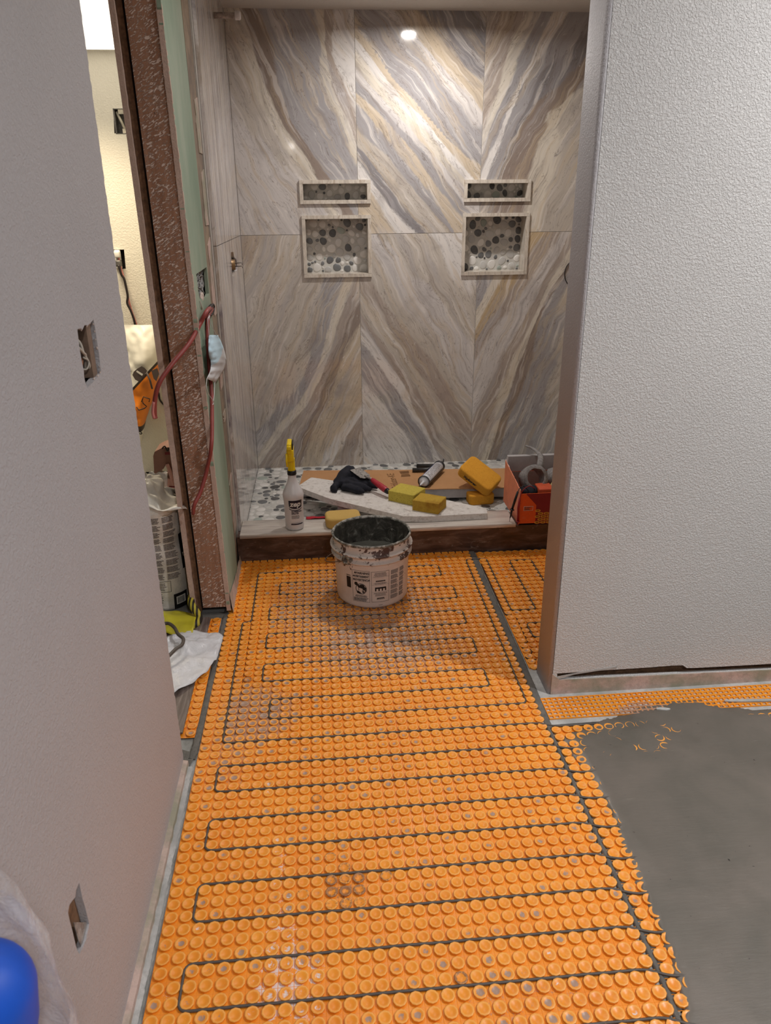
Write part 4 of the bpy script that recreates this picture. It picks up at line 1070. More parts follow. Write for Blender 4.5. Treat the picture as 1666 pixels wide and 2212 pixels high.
# printed labels wrapped around the wall
TH0 = radians(-90-3)
def bmap(off): return lambda x, y: tuple(onb(TH0 + x/0.138, y, off))
F = Flat()
F.frame(-0.077, 0.026, -0.010, 0.150, 0.0010)
F.text('WARNING', -0.038, 0.140, 0.0115, 0.0004, sx=0.95); F.text('AVERTISSEMENT', -0.041, 0.1265, 0.0100, 0.0004, sx=0.78); F.text('ADVERTENCIA', -0.040, 0.1130, 0.0112, 0.0004, sx=0.82)
for yy in (0.1335, 0.1200, 0.1060): F.rect(-0.0765, yy, -0.0105, yy+0.0004, 6)
for yy in (0.1405, 0.1275, 0.1140):
    xx = -0.0655 if yy > 0.14 else -0.0715
    F.poly([(xx-0.0035, yy-0.003), (xx+0.0035, yy-0.003), (xx, yy+0.0035)])
F.ring(-0.043, 0.078, 0.0215, 0.0022); 
F.poly([(-0.0590, 0.0915), (-0.0570, 0.0935), (-0.0270, 0.0645), (-0.0290, 0.0625)])
F.disc(-0.062, 0.097, 0.0068); F.disc(-0.040, 0.0880, 0.0105, ry=0.008); F.disc(-0.0310, 0.0800, 0.007); F.disc(-0.026, 0.0715, 0.0034)
F.poly([(-0.058, 0.0905), (-0.052, 0.095), (-0.046, 0.083), (-0.052, 0.080)]); F.poly([(-0.0605, 0.0680), (-0.0540, 0.0695), (-0.0400, 0.0600), (-0.0585, 0.0595)])
F.poly([(-0.052, 0.072), (-0.0495, 0.0725), (-0.0515, 0.080), (-0.0535, 0.079)]); F.poly([(-0.037, 0.062), (-0.030, 0.062), (-0.040, 0.073)])
F.lines(-0.071, 0.044, -0.016, 0.053, 3, 0.0014, 1, True); F.lines(-0.073, 0.0285, -0.014, 0.0425, 5, 0.0015, 2)
F.rect(-0.103, 0.075, -0.084, 0.1185, 2); F.rect(-0.103, 0.1225, -0.084, 0.125, 2)
F.frame(-0.004, 0.026, 0.063, 0.147, 0.0010)
for yy in (0.124, 0.094, 0.066): F.rect(-0.0035, yy, 0.0625, yy+0.0004, 6)
F.rect(0.012, 0.1085, 0.048, 0.1115, 4)
for k in range(8): F.poly([(0.0125+k*0.0045, 0.1087), (0.0155+k*0.0045, 0.1087), (0.014+k*0.0045, 0.1052)])
F.rect(0.009, 0.0790, 0.051, 0.0850, 5)
for k in range(4): F.rect(0.009+k*0.0125, 0.0700, 0.0138+k*0.0125, 0.0792)
F.rect(0.016, 0.0400, 0.044, 0.0430, 4)
for k in range(6): F.rect(0.016+k*0.0052, 0.0355, 0.0184+k*0.0052, 0.0402)
F.to(bmap(0.0006), 'warning_print', 'ink_black', b)
F = Flat()
for a_ in ((0.002, 0.126, 0.057, 0.143, 6, 0.0011, 3, True), (0.002, 0.096, 0.057, 0.104, 3, 0.0011, 4, True), (0.002, 0.049, 0.057, 0.064, 5, 0.0011, 5, True), (0.022, 0.012, 0.040, 0.016, 1, 0.0014, 9)):
    F = Flat(); F.lines(*a_); F.to(bmap(0.0006), 'small_print', 'ink_soft', b)
F = Flat()
for q in range(6): F.lines(0.070, 0.030+q*0.0195, 0.106, 0.0465+q*0.0195, 6, 0.0014, 10+q)
F.to(bmap(0.0006), 'small_print', 'ink_soft', b); F = Flat()
for q in range(6): F.lines(0.111, 0.030+q*0.0195, 0.138, 0.0465+q*0.0195, 6, 0.0014, 20+q)
F.to(bmap(0.0006), 'small_print', 'ink_soft', b)

# ------------------------------------------------------------------ spray bottle on the kerb
QX, QY, QZ = -0.131, 2.941, 0.1355
s_ = thing('spray_bottle', (QX, QY, QZ), 'clear plastic spray bottle with yellow trigger head standing on the kerb', 'spray bottle')
T = Matrix.Translation((QX, QY, QZ))
bp = [(0.030, 0.0), (0.036, 0.003), (0.0385, 0.010), (0.0392, 0.05), (0.0400, 0.12), (0.0425, 0.140), (0.0435, 0.152), (0.0400, 0.166), (0.0320, 0.182), (0.0240, 0.200), (0.0175, 0.218), (0.0165, 0.236), (0.0165, 0.245)]
mb = MB(); mb.lathe(bp, 44, T); mb.build('bottle', 'bottle_plastic', s_)
mb = MB(); mb.lathe([(0.0180, 0.238), (0.0186, 0.240), (0.0186, 0.254), (0.0170, 0.2565)], 28, T); mb.build('collar', 'black_plastic', s_)
mb = MB(); mb.lathe([(0.0165, 0.256), (0.0155, 0.262), (0.0145, 0.268), (0.0150, 0.305), (0.0150, 0.308)], 24, T)
mb.rbox((QX-0.016, QY-0.034, QZ+0.300), (QX+0.012, QY+0.045, QZ+0.352), 0.005, 2)
mb.rbox((QX-0.013, QY-0.040, QZ+0.335), (QX+0.006, QY+0.040, QZ+0.378), 0.004, 2)
mb.build('trigger_head', 'yellow_plastic', s_)
mb = MB(); mb.rbox((QX-0.013, QY-0.052, QZ+0.355), (QX+0.004, QY-0.040, QZ+0.372), 0.003, 2)
mb.build('nozzle', 'yellow_plastic', s_)
mb = MB(); mb.tube(smooth_path([(QX-0.015, QY-0.040, QZ+0.340), (QX-0.016, QY-0.050, QZ+0.310), (QX-0.015, QY-0.040, QZ+0.285)], 5), [0.004]*11, 8); mb.build('trigger', 'yellow_plastic', s_)
mb = MB(); mb.rbox((QX+0.0065, QY-0.030, QZ+0.350), (QX+0.011, QY+0.030, QZ+0.377), 0.002, 2); mb.build('side_insert', 'black_plastic', s_)
def smap(off):
    def f(x, y):
        zz = y; r = 0.0392+0.0008*(zz-0.05)/0.07+off if zz < 0.12 else 0.0400+off+(zz-0.12)*0.12
        th = radians(-90+12) + x/0.040; return (QX+r*cos(th), QY+r*sin(th), QZ+zz)
    return f
F = Flat(); n = 20   # logo shield
top, bot = 0.137, 0.097
pts_t = [(-0.027+0.056*k/n, top-0.001+0.0*k) for k in range(n+1)]
vs = []; 
for k in range(n+1):
    x = -0.027+0.056*k/n; yb = 0.113-0.0135*math.sqrt(max(0, 1-((x-0.002)/0.031)**2)); vs += [(x, 0.1375), (x, yb)]
F.add(vs, [(2*k, 2*k+1, 2*k+3, 2*k+2) for k in range(n)])
vs = []
for k in range(n+1):
    x = -0.027+0.058*k/n; yb = 0.1105-0.0155*math.sqrt(max(0, 1-((x-0.002)/0.033)**2)); vs += [(x, yb), (x, yb-0.0035)]
F.add(vs, [(2*k, 2*k+1, 2*k+3, 2*k+2) for k in range(n)])
F.text('PROFESSIONAL', -0.018, 0.087, 0.0095, 0.0004, 'LEFT', sx=0.72); F.text('SPRAYER', -0.018, 0.0785, 0.0095, 0.0004, 'LEFT', sx=0.82)
F.lines(-0.018, 0.055, 0.026, 0.0715, 4, 0.0016, 31); F.rect(-0.022, 0.0285, 0.032, 0.0335, 12); F.rect(-0.020, 0.0365, 0.020, 0.0375, 8)
F.to(smap(0.0005), 'label_print', 'ink_navy', s_)
F = Flat(); F.text('zep', 0.001, 0.121, 0.031, 0.0010, shear=0.18, sx=1.0); F.ring(0.002, 0.113, 0.0300, 0.0016, 24, pi*1.02, pi*1.98, ry=0.0125)
F.to(smap(0.0021), 'logo_print', 'ink_white', s_)

# ------------------------------------------------------------------ sponges
def sponge(loc, size, rz, mat, label, rx=0.0, ry=0.0, r=0.008, name='sponge', lump=0.0, group=None, soft=True):
    M = Matrix.Translation(loc) @ Matrix.Rotation(rz, 4, 'Z') @ Matrix.Rotation(rx, 4, 'X') @ Matrix.Rotation(ry, 4, 'Y')
    bm = bmesh.new(); bmesh.ops.create_cube(bm, size=1)
    for v in bm.verts: v.co = Vector((v.co.x*size[0], v.co.y*size[1], v.co.z*size[2]))
    if r > 0.006:
        ve = [e for e in bm.edges if abs((e.verts[0].co-e.verts[1].co).normalized().z) > 0.9]
        bmesh.ops.bevel(bm, geom=ve, offset=r*2.0, segments=6, profile=0.5, affect='EDGES')
        he = [e for e in bm.edges if len(e.link_faces) == 2 and e.calc_face_angle(0) > 1.2]
        bmesh.ops.bevel(bm, geom=he, offset=r*0.7, segments=4, profile=0.5, affect='EDGES')
    else: bmesh.ops.bevel(bm, geom=list(bm.edges), offset=r, segments=3, profile=0.5, affect='EDGES')
    bmesh.ops.triangulate(bm, faces=[f for f in bm.faces if len(f.verts) > 4])
    bmesh.ops.subdivide_edges(bm, edges=[e for e in bm.edges if e.calc_length() > 0.02], cuts=3, use_grid_fill=True)
    for v in bm.verts:
        q = noise.noise(Vector(loc)*9+v.co*45)*0.6+noise.noise(v.co*16+Vector(loc)*5)
        v.co += v.co.normalized()*lump*q
    me = bpy.data.meshes.new(name); bm.to_mesh(me); bm.free(); me.materials.append(MATS[mat])
    for p in me.polygons: p.use_smooth = True
    o = bpy.data.objects.new(name, me); o.matrix_world = M; COL.objects.link(o)
    return tag(o, label, 'sponge', group)
sp_t = sponge((0.072, 2.958, 0.1355+0.0235), (0.148, 0.108, 0.046), radians(4), 'sponge_tan', 'plain tan sponge on the kerb, half hidden behind the bucket rim', r=0.014)

# white plaster-coated board lying over the kerb
fb = [(-0.128, 3.335), (-0.062, 3.460), (0.20, 3.33), (0.47, 3.175), (0.700, 3.000), (0.690, 2.945), (0.420, 2.938), (0.330, 2.945), (0.155, 3.070), (0.02, 3.17)]
mb = MB(); bm = bmesh.new()
N = 40; zt = lambda x, y: 0.1625 + 0.012*max(0, (0.45-x))/0.57
def dens(loop):
    out = []
    for a, b_ in zip(loop, loop[1:]+loop[:1]):
        k = max(1, int(math.hypot(b_[0]-a[0], b_[1]-a[1])/0.008))
        for i in range(k):
            x = a[0]+(b_[0]-a[0])*i/k; y = a[1]+(b_[1]-a[1])*i/k; out.append((x+0.0014*noise.noise(Vector((x*60, y*60, 0))), y+0.0014*noise.noise(Vector((x*60, y*60, 3)))))
    return out
mb.poly(dens(fb), 0.026, [], 'z', 0.0); mb.v = [(x, y, z + zt(x, y)-0.026) for x, y, z in mb.v]
board = mb.build('plaster_board', 'plaster_board_white'); tag(board, 'white chalky board lying askew on the shower floor under the glove and sponges', 'board')
# small block propping up the board
mb = MB(); mb.box((-0.07, 3.30, ZF+0.002), (0.02, 3.36, 0.1445)); mb.box((0.10, 3.04, 0.122), (0.1, 3.04, 0.122))
mb = MB(); mb.rbox((0.055, 3.16, ZF+0.0025), (0.13, 3.24, 0.1385), 0.003, 2); tag(mb.build('foam_block', 'foam_grey'), 'small pale block in the shadow under the white board', 'block')

def slab_top(x, y, dz=0.0): return zt(x, y)+dz
for (x, y, rz, mat, lab) in ((0.366, 3.138, radians(-36), 'sponge_green', 'yellow-green sponge on the white board, touching the red trowel handle'),
                           (0.450, 3.020, radians(-30), 'sponge_used', 'brown-stained yellow sponge on the white board, nearest the kerb')):
    sponge((x, y, zt(x, y)+0.026), (0.130 if 'green' in mat else 0.122, 0.112 if 'green' in mat else 0.096, 0.050), rz, mat, lab, r=0.004, lump=0.0016)
sponge((0.745, 3.345, ZF+0.0255), (0.125, 0.085, 0.050), radians(4), 'sponge_orange', 'orange sponge lying flat on the pebble floor under another one', r=0.012)
# leaning sponge on top of it
c0 = on('y', 3.365, 1036, 1028)
o = sponge(c0, (0.186, 0.122, 0.055), 0, 'sponge_orange', 'large orange sponge tilted up on top of another orange sponge', r=0.012)
nn_ = (-FX*0.80 + UX*0.55 + RX*0.22).normalized(); aa_ = (RX*52-UX*57); aa_ = (aa_-nn_*aa_.dot(nn_)).normalized(); bb_ = nn_.cross(aa_)
o.matrix_world = Matrix(((aa_.x, bb_.x, nn_.x, c0.x), (aa_.y, bb_.y, nn_.y, c0.y), (aa_.z, bb_.z, nn_.z, c0.z), (0, 0, 0, 1)))
F = Flat(); F.text('Xplorer', 0.0, 0, 0.020, 0.001, shear=0.1); F.to(lambda x, y: (x*1.15-0.015, -0.0618, y), 'sponge_print', 'ink_black', None)
prt = bpy.data.objects[-1] if False else [q for q in bpy.data.objects if q.name.startswith('sponge_print')][0]
prt.parent = o

# ------------------------------------------------------------------ foam panel with cardboard on it
cb = [(-0.125, 3.470), (-0.105, 3.715), (0.38, 3.672), (1.16, 3.62), (1.12, 3.345), (0.896, 3.352), (0.35, 3.382)]
p = thing('packaging_slab', (0.5, 3.5, ZF+0.02), 'grey panel topped with brown corrugated cardboard at the back of the shower', 'panel')
mb = MB(); mb.poly([(x*1.0, y+0.004) for x, y in cb], 0.045, [], 'z', 0.0725); mb.build('panel', 'foam_grey', p)
mb = MB(); mb.poly(dens(cb), 0.0035, [], 'z', 0.118); mb.build('cardboard_top', 'cardboard', p)
for x, y in ((0.0, 3.6), (0.9, 3.5), (0.45, 3.55)):
    mb = MB(); mb.rbox((x-0.03, y-0.03, ZF+0.0018), (x+0.03, y+0.03, 0.0725), 0.002, 2); mb.build('spacer', 'dark_gap', p)
F = Flat(); F.text('Schluter-KE', 0, 0, 0.052, 0.0006, 'LEFT', sx=0.85)
def cmap(x0, y0, rz): return lambda x, y: (x0+x*cos(rz)-y*sin(rz), y0+x*sin(rz)+y*cos(rz), 0.1219)
F.to(cmap(0.345, 3.405, radians(92)), 'cardboard_print', 'ink_brown', p)
F = Flat(); F.poly([(0, 0), (0.05, 0.004), (0.044, 0.024), (0.006, 0.022)]); F.poly([(0.003, 0.028), (0.047, 0.030), (0.05, 0.052), (0.0, 0.050)])
F.to(lambda x, y: (0.385+x, 3.560+y*1.7, 0.1226), 'cardboard_print', 'ink_brown', p)
F = Flat(); F.lines(0, -0.012, 0.10, 0.012, 3, 0.005, 5); F.to(cmap(0.520, 3.43, radians(94)), 'cardboard_print', 'ink_brown', p)

# ------------------------------------------------------------------ dark glove, voxel-joined
def voxel(mb, name, mat, size, parent=None, subs=1):
    o = mb.build(name, mat, parent); md = o.modifiers.new('remesh', 'REMESH'); md.mode = 'VOXEL'; md.voxel_size = size; md.use_smooth_shade = True
    ms = o.modifiers.new('smooth', 'SMOOTH'); ms.factor = 0.6; ms.iterations = 3
    return o
def wob(mb, amp, sc, seed=0):
    mb.v = [tuple(Vector(q)+Vector((noise.noise(Vector(q)*sc+Vector((seed, 0, 0))), noise.noise(Vector(q)*sc+Vector((0, seed+9, 0))), noise.noise(Vector(q)*sc+Vector((0, 0, seed+4)))))*amp) for q in mb.v]; return mb
gz = lambda x, y, h: (x, y, zt(x, y)+h)
mb = MB()
# cuff (folded), palm and five fingers
mb.lathe([(0.010, -0.02), (0.030, -0.012), (0.036, 0.0), (0.030, 0.012), (0.012, 0.02)], 20, Matrix.Translation(gz(0.085, 3.315, 0.026)) @ Matrix.Scale(1.25, 4))
mb.tube([gz(0.070, 3.30, 0.022), gz(0.095, 3.35, 0.045), gz(0.120, 3.40, 0.066)], [0.026, 0.032, 0.020], 14)
mb.tube([gz(0.120, 3.40, 0.060), gz(0.140, 3.36, 0.045), gz(0.165, 3.315, 0.028)], [0.022, 0.024, 0.021], 14)
mb.tube(smooth_path([gz(0.085, 3.27, 0.018), gz(0.13, 3.235, 0.020), gz(0.178, 3.205, 0.014)], 5), [0.018]*8+[0.016, 0.013, 0.008], 12)
mb.tube(smooth_path([gz(0.105, 3.29, 0.026), gz(0.16, 3.255, 0.026), gz(0.215, 3.235, 0.013)], 5), [0.019]*8+[0.015, 0.013, 0.009], 12)
mb.tube(smooth_path([gz(0.12, 3.32, 0.03), gz(0.18, 3.29, 0.025), gz(0.245, 3.265, 0.012)], 5), [0.018]*8+[0.014, 0.012, 0.007], 12)
mb.tube(smooth_path([gz(0.13, 3.345, 0.03), gz(0.19, 3.325, 0.03), gz(0.235, 3.30, 0.022)], 5), [0.016]*8+[0.013, 0.011, 0.007], 12)
mb.tube(smooth_path([gz(0.06, 3.29, 0.02), gz(0.040, 3.262, 0.014), gz(0.055, 3.235, 0.011)], 5), [0.017]*8+[0.014, 0.012, 0.008], 12)
wob(mb, 0.006, 38)
g_ = voxel(mb, 'work_glove', 'glove_cloth', 0.0035); tag(g_, 'crumpled dark navy work glove lying on the white board', 'glove')

# margin trowel lying on the glove and board
t0, t1 = Vector(gz(0.160, 3.345, 0.066)), Vector(gz(0.291, 3.150, 0.018))
tr = thing('margin_trowel', t1, 'small trowel with a red handle and mortar-stained steel blade, resting on the glove', 'trowel')
dv = (t1-t0).normalized(); side = dv.cross(Vector((0, 0, 1))).normalized(); upv = side.cross(dv)
def tl(a, s, u): return t0 + dv*a + side*s + upv*u
mb = MB(); vs = [tl(a, s, u) for u in (0.0, 0.0014) for a, s in ((-0.026, -0.029), (-0.026, 0.029), (0.054, 0.029), (0.068, 0.014), (0.068, -0.014), (0.054, -0.029))]
mb.add(vs, [tuple(reversed(range(6))), tuple(range(6, 12))]+[(k, (k+1) % 6, 6+(k+1) % 6, 6+k) for k in range(6)]); mb.build('blade', 'trowel_steel', tr)
mb = MB(); mb.tube([tl(0.05, 0, 0.003), tl(0.075, 0, 0.006), tl(0.092, 0, 0.010), tl(0.108, 0, 0.010)], [0.004, 0.005, 0.006, 0.006], 10); mb.build('tang', 'trowel_steel', tr)
hp = [tl(0.104+q*0.118, 0, 0.010) for q in (0, 0.1, 0.3, 0.55, 0.8, 0.92, 1.0)]
mb = MB(); mb.tube(hp, [0.009, 0.0115, 0.0125, 0.0145, 0.0150, 0.0135, 0.010], 16); mb.build('handle', 'red_handle', tr)
mb = MB(); mb.tube([tl(0.213, 0, 0.010), tl(0.224, 0, 0.010), tl(0.232, 0, 0.010)], [0.0135, 0.0125, 0.009], 16); mb.build('end_cap', 'black_plastic', tr)

# caulking gun with its cartridge
a0, a1 = Vector((0.478, 3.400, 0.1219+0.029)), Vector((0.585, 3.615, 0.1219+0.029))
cg = thing('caulking_gun', (0.53, 3.5, 0.122), 'black caulking gun lying on the cardboard with its handle to the left', 'caulking gun')
dv = (a1-a0).normalized(); side = dv.cross(Vector((0, 0, 1))).normalized(); up = Vector((0, 0, 1)); M = Matrix((( side.x, up.x, dv.x, a0.x), (side.y, up.y, dv.y, a0.y), (side.z, up.z, dv.z, a0.z), (0, 0, 0, 1)))
L = (a1-a0).length
mb = MB(); R = 0.0275
vs = []; fs = []; nn = 14      # half-pipe cradle
for i, zz in enumerate((0.0, L)):
    for q in (R, R+0.0015):
        for k in range(nn+1): t = pi+pi*k/nn; vs.append(M @ Vector((q*cos(t), q*sin(t), zz)))
m1 = nn+1
for k in range(nn):
    fs += [(k, k+1, 2*m1+k+1, 2*m1+k), (m1+k, m1+k+1, 3*m1+k+1, 3*m1+k)]
mb.add(vs, fs, True)
mb.lathe([(0.0290, -0.003), (0.0300, 0.0), (0.0300, 0.004), (0.024, 0.005)], 28, M, False, False)
mb.lathe([(0.020, L), (0.0295, L+0.001), (0.0295, L+0.010), (0.012, L+0.014)], 24, M)
mb.build('cradle', 'gun_steel', cg)
mb = MB(); mb.tube([M @ Vector((0, 0, L)), M @ Vector((0, 0.002, L+0.075))], 0.004, 8); mb.tube([M @ Vector((0, 0.0, L+0.074)), M @ Vector((0, 0.016, L+0.080))], 0.003, 8); mb.build('push_rod', 'gun_steel', cg)
hd = -side
h0 = M @ Vector((0, 0, L+0.012))
mb = MB(); lp = lambda s, f, z: h0 + side*s + dv*f + up*z
mb.tube([lp(0, 0, 0), lp(-0.035, 0.0, -0.006), lp(-0.12, -0.004, -0.014)], [0.013, 0.012, 0.012], 10); mb.build('handle', 'gun_steel', cg)
mb = MB(); mb.tube([lp(-0.012, -0.008, -0.004), lp(-0.055, -0.038, -0.014), lp(-0.125, -0.062, -0.018)], [0.010, 0.010, 0.011], 10); mb.build('trigger', 'gun_steel', cg)
ct = thing('caulk_tube', a0, 'white and blue caulk tube with a nozzle, held in the black gun', 'tube')
mb = MB(); mb.lathe([(0.0265, 0.0005), (0.0265, L-0.008)], 30, M @ Matrix.Translation((0, 0.0, 0))); mb.build('tube_body', 'cartridge_white', ct)
mb = MB(); mb.lathe([(0.0262, -0.001), (0.018, -0.004), (0.008, -0.006), (0.0062, -0.008), (0.0055, -0.035), (0.0028, -0.052)], 20, M); mb.build('nozzle', 'cartridge_white', ct)
F = Flat(); F.rect(-0.030, 0.03, -0.012, L-0.03, 6); F.to(lambda x, y: tuple(M @ Vector((0.0268*sin(x/0.0265), 0.0268*cos(x/0.0265), y))), 'label_band', 'cartridge_blue', ct)
F = Flat(); F.lines(-0.006, 0.03, 0.030, L-0.03, 24, 0.0032, 3); F.to(lambda x, y: tuple(M @ Vector((0.0268*sin(x/0.0265), 0.0268*cos(x/0.0265), y))), 'label_text', 'ink_soft', ct)

# red cloth scrap under the tan sponge
vs = []; fs = []; nx, ny = 22, 10
for i in range(nx+1):
    for j in range(ny+1):
        x = -0.085 + 0.175*i/nx; y = 3.022 + 0.10*(j/ny)*(1-0.0*i/nx)*min(1, 0.25+i/nx*1.3) ; z = (0.1372 if y < 3.042 else 0.1372-0.075*min(1, (y-3.042)/0.075)) + 0.006*(noise.noise(Vector((x*28, y*28, 0)))+0.6)
        vs.append((x, y, z))
for i in range(nx):
    for j in range(ny): a = i*(ny+1)+j; fs.append((a, a+1, a+ny+2, a+ny+1))
mb = MB(); mb.add(vs, fs, True); o = mb.build('red_cloth', 'red_cloth'); md = o.modifiers.new('solid', 'SOLIDIFY'); md.thickness = 0.0012; tag(o, 'scrap of red cloth draped behind the kerb next to the tan sponge', 'cloth')
# ------------------------------------------------------------------ orange carton on the right end of the kerb
bx0, bx1, by0, by1, bz0, bz1 = 0.823, 1.135, 2.912, 3.19, 0.119, 0.262
bx = thing('carton', ((bx0+bx1)/2, (by0+by1)/2, bz0), 'open orange and dark red product carton full of odds and ends on the kerb', 'box')
mb = MB(); t = 0.003
mb.box((bx0, by0, bz0), (bx1, by1, bz0+t)); mb.box((bx0, by0, bz0), (bx1, by0+t, bz1-0.004)); mb.box((bx0, by1-t, bz0), (bx1, by1, bz1)); mb.box((bx1-t, by0, bz0), (bx1, by1, bz1)); mb.build('box_walls', 'box_orange', bx)
mb = MB(); t2 = 0.0008; mb.box((bx0+0.0005, by1-t-t2, bz0+t), (bx1-t, by1-t, bz1-0.001)); mb.box((bx1-t-t2, by0+t, bz0+t), (bx1-t, by1-t, bz1-0.001)); mb.box((bx0+0.0005, by0+t, bz0+t), (bx1-t, by0+t+t2, bz1-0.006)); mb.build('inner_lining', 'box_inside', bx)
mb = MB(); e = jag((by0, bz1+0.012), (by1, bz1+0.052), 30, 0.0, 3)
top = [(y, z + 0.006*noise.noise(Vector((y*70, 0, 0)))+0.004*noise.noise(Vector((y*160, 4, 0)))) for y, z in e]
mb.poly([(by0, bz0)] + top + [(by1, bz1+0.055), (by1, bz0)], -0.003, [], 'x', bx0); side_p = mb.build('side_panel', 'box_peach', bx)
F = Flat(); F.poly([(0.070, -0.001), (0.312, -0.001), (0.312, 0.139), (0.022, 0.139), (0.070, 0.086)])
F.to(lambda x, y: (bx0+x, by0-0.0008, bz0+y), 'red_print', 'box_red', bx)
F = Flat(); rnd = random.Random(3)
F2 = Flat()
for j in range(7):
    for i in range(10):
        cx = 0.078+i*0.0255+(j % 2)*0.0127; cy = 0.006+j*0.0135
        if cy > 0.080-(cx-0.07)*0.62 or cx > 0.30: continue
        F.disc(cx, cy, 0.0118, 16, 0.0062); F2.disc(cx, cy+0.0006, 0.0078, 14, 0.0036)
F.to(lambda x, y: (bx0+x, by0-0.0014, bz0+y), 'stud_picture', 'print_yellow', bx); F2.to(lambda x, y: (bx0+x, by0-0.0020, bz0+y), 'stud_picture', 'print_amber', bx)
F = Flat(); F.rect(0.016, 0.062, 0.056, 0.082); F.to(lambda x, y: (bx0+x, by0-0.0010, bz0+y), 'logo_plate', 'ink_white', bx)
F = Flat(); F.rect(0.0175, 0.0635, 0.0545, 0.0805); F.to(lambda x, y: (bx0+x, by0-0.0014, bz0+y), 'logo_plate', 'box_orange', bx)
F = Flat(); F.text('Schluter', 0.027, 0.0762, 0.0075, 0.0004, 'LEFT', sx=0.78); F.text('Systems', 0.0185, 0.0695, 0.0075, 0.0003, 'LEFT', sx=0.9); F.rect(0.0185, 0.0735, 0.0245, 0.0795); F.lines(0.0185, 0.0640, 0.046, 0.0665, 1, 0.0015, 2)
F.to(lambda x, y: (bx0+x, by0-0.0018, bz0+y), 'logo_text', 'ink_soft', bx)
F = Flat(); F.rect(0.012, 0.033, 0.026, 0.0338); F.rect(0.012, 0.027, 0.026, 0.0278); F.to(lambda x, y: (bx0+x, by0-0.0012, bz0+y), 'fine_print', 'box_peach', bx)
mb = MB(); mb.rbox((bx0+0.0006, by1-0.06, bz1+0.022), (bx0+0.0025, by1-0.02, bz1+0.045), 0.0004, 1); mb.build('sticker', 'ink_white', bx)
# panel edge of packing foam standing at the back of the box
mb = MB(); mb.rbox((bx0+0.01, by1+0.004, bz0+0.002), (bx1+0.10, by1+0.028, bz1+0.070), 0.002, 2); tag(mb.build('foam_sheet', 'foam_grey'), 'flat grey sheet standing upright behind the orange carton', 'sheet')
# roll of grey felt tape lying on its side in the box, its tail curling up
rc = Vector((bx0+0.085, by0+0.12, bz1+0.020)); M = Matrix.Translation(rc) @ Matrix.Rotation(radians(62), 4, 'X') @ Matrix.Rotation(radians(8), 4, 'Y')
rl = thing('tape_roll', rc-Vector((0, 0, 0.05)), 'grey fuzzy tape roll with a curling tail on top of the orange carton', 'roll')
mb = MB(); ringp = [(0.040, -0.03), (0.056, -0.03), (0.058, 0.0), (0.056, 0.03), (0.040, 0.03)]
mb.lathe(ringp, 36, M, False, False); mb.lathe([(0.040, -0.03), (0.040, 0.03)], 36, M, False, False); wob(mb, 0.004, 45); mb.build('wound_tape', 'felt_grey', rl)
pth = smooth_path([rc+Vector((0.03, 0.03, 0.035)), rc+Vector((0.045, 0.06, 0.060)), rc+Vector((0.055, 0.11, 0.075)), rc+Vector((0.040, 0.16, 0.085)), rc+Vector((0.012, 0.19, 0.092))], 6)
vs = []; fs = []
for i, q in enumerate(pth):
    wd = 0.017*(1-i/len(pth)*0.75)
    for k, u in enumerate((-1, -0.3, 0.3, 1)): vs.append(q+Vector((u*wd, 0, 0.004*noise.noise(Vector((i*0.6, k*3.1, 0)))-0.006*abs(u))))
for i in range(len(pth)-1):
    for k in range(3): a = i*4+k; fs.append((a, a+1, a+5, a+4))
mb = MB(); mb.add(vs, fs, True); o = mb.build('tape_tail', 'felt_grey', rl); o.modifiers.new('s', 'SOLIDIFY').thickness = 0.003
# grey fabric lump and cream cloth in the box
mb = MB(); mb.lathe([(0.01, -0.05), (0.045, -0.03), (0.06, 0.0), (0.045, 0.03), (0.01, 0.045)], 24, Matrix.Translation((bx0+0.215, by0+0.19, bz1-0.002))); wob(mb, 0.010, 30)
tag(mb.build('fabric_bundle', 'felt_grey'), 'bundled grey fuzzy fabric heaped in the orange carton beside the roll', 'fabric')
mb = MB(); mb.lathe([(0.01, -0.03), (0.05, -0.018), (0.06, 0.0), (0.045, 0.014), (0.01, 0.022)], 24, Matrix.Translation((bx0+0.21, by0+0.070, bz1-0.004))); wob(mb, 0.008, 30)
tag(mb.build('cream_cloth', 'cream_cloth'), 'folded cream cloth in the front right of the orange carton', 'cloth')
mb = MB(); mb.rbox((bx0+0.085, by0+0.02, bz1-0.03), (bx0+0.15, by0+0.10, bz1+0.006), 0.004, 2, None); tag(mb.build('orange_scrap', 'orange_scrap'), 'small orange plastic piece among the clutter inside the carton', 'scrap')
mb = MB(); mb.lathe([(0.01, -0.02), (0.035, -0.012), (0.042, 0.0), (0.03, 0.012), (0.008, 0.018)], 20, Matrix.Translation((bx0+0.050, by0+0.055, bz1-0.008))); wob(mb, 0.010, 50)
tag(mb.build('black_cloth', 'glove_cloth'), 'crumpled black cloth stuffed in the left front of the orange carton', 'cloth')
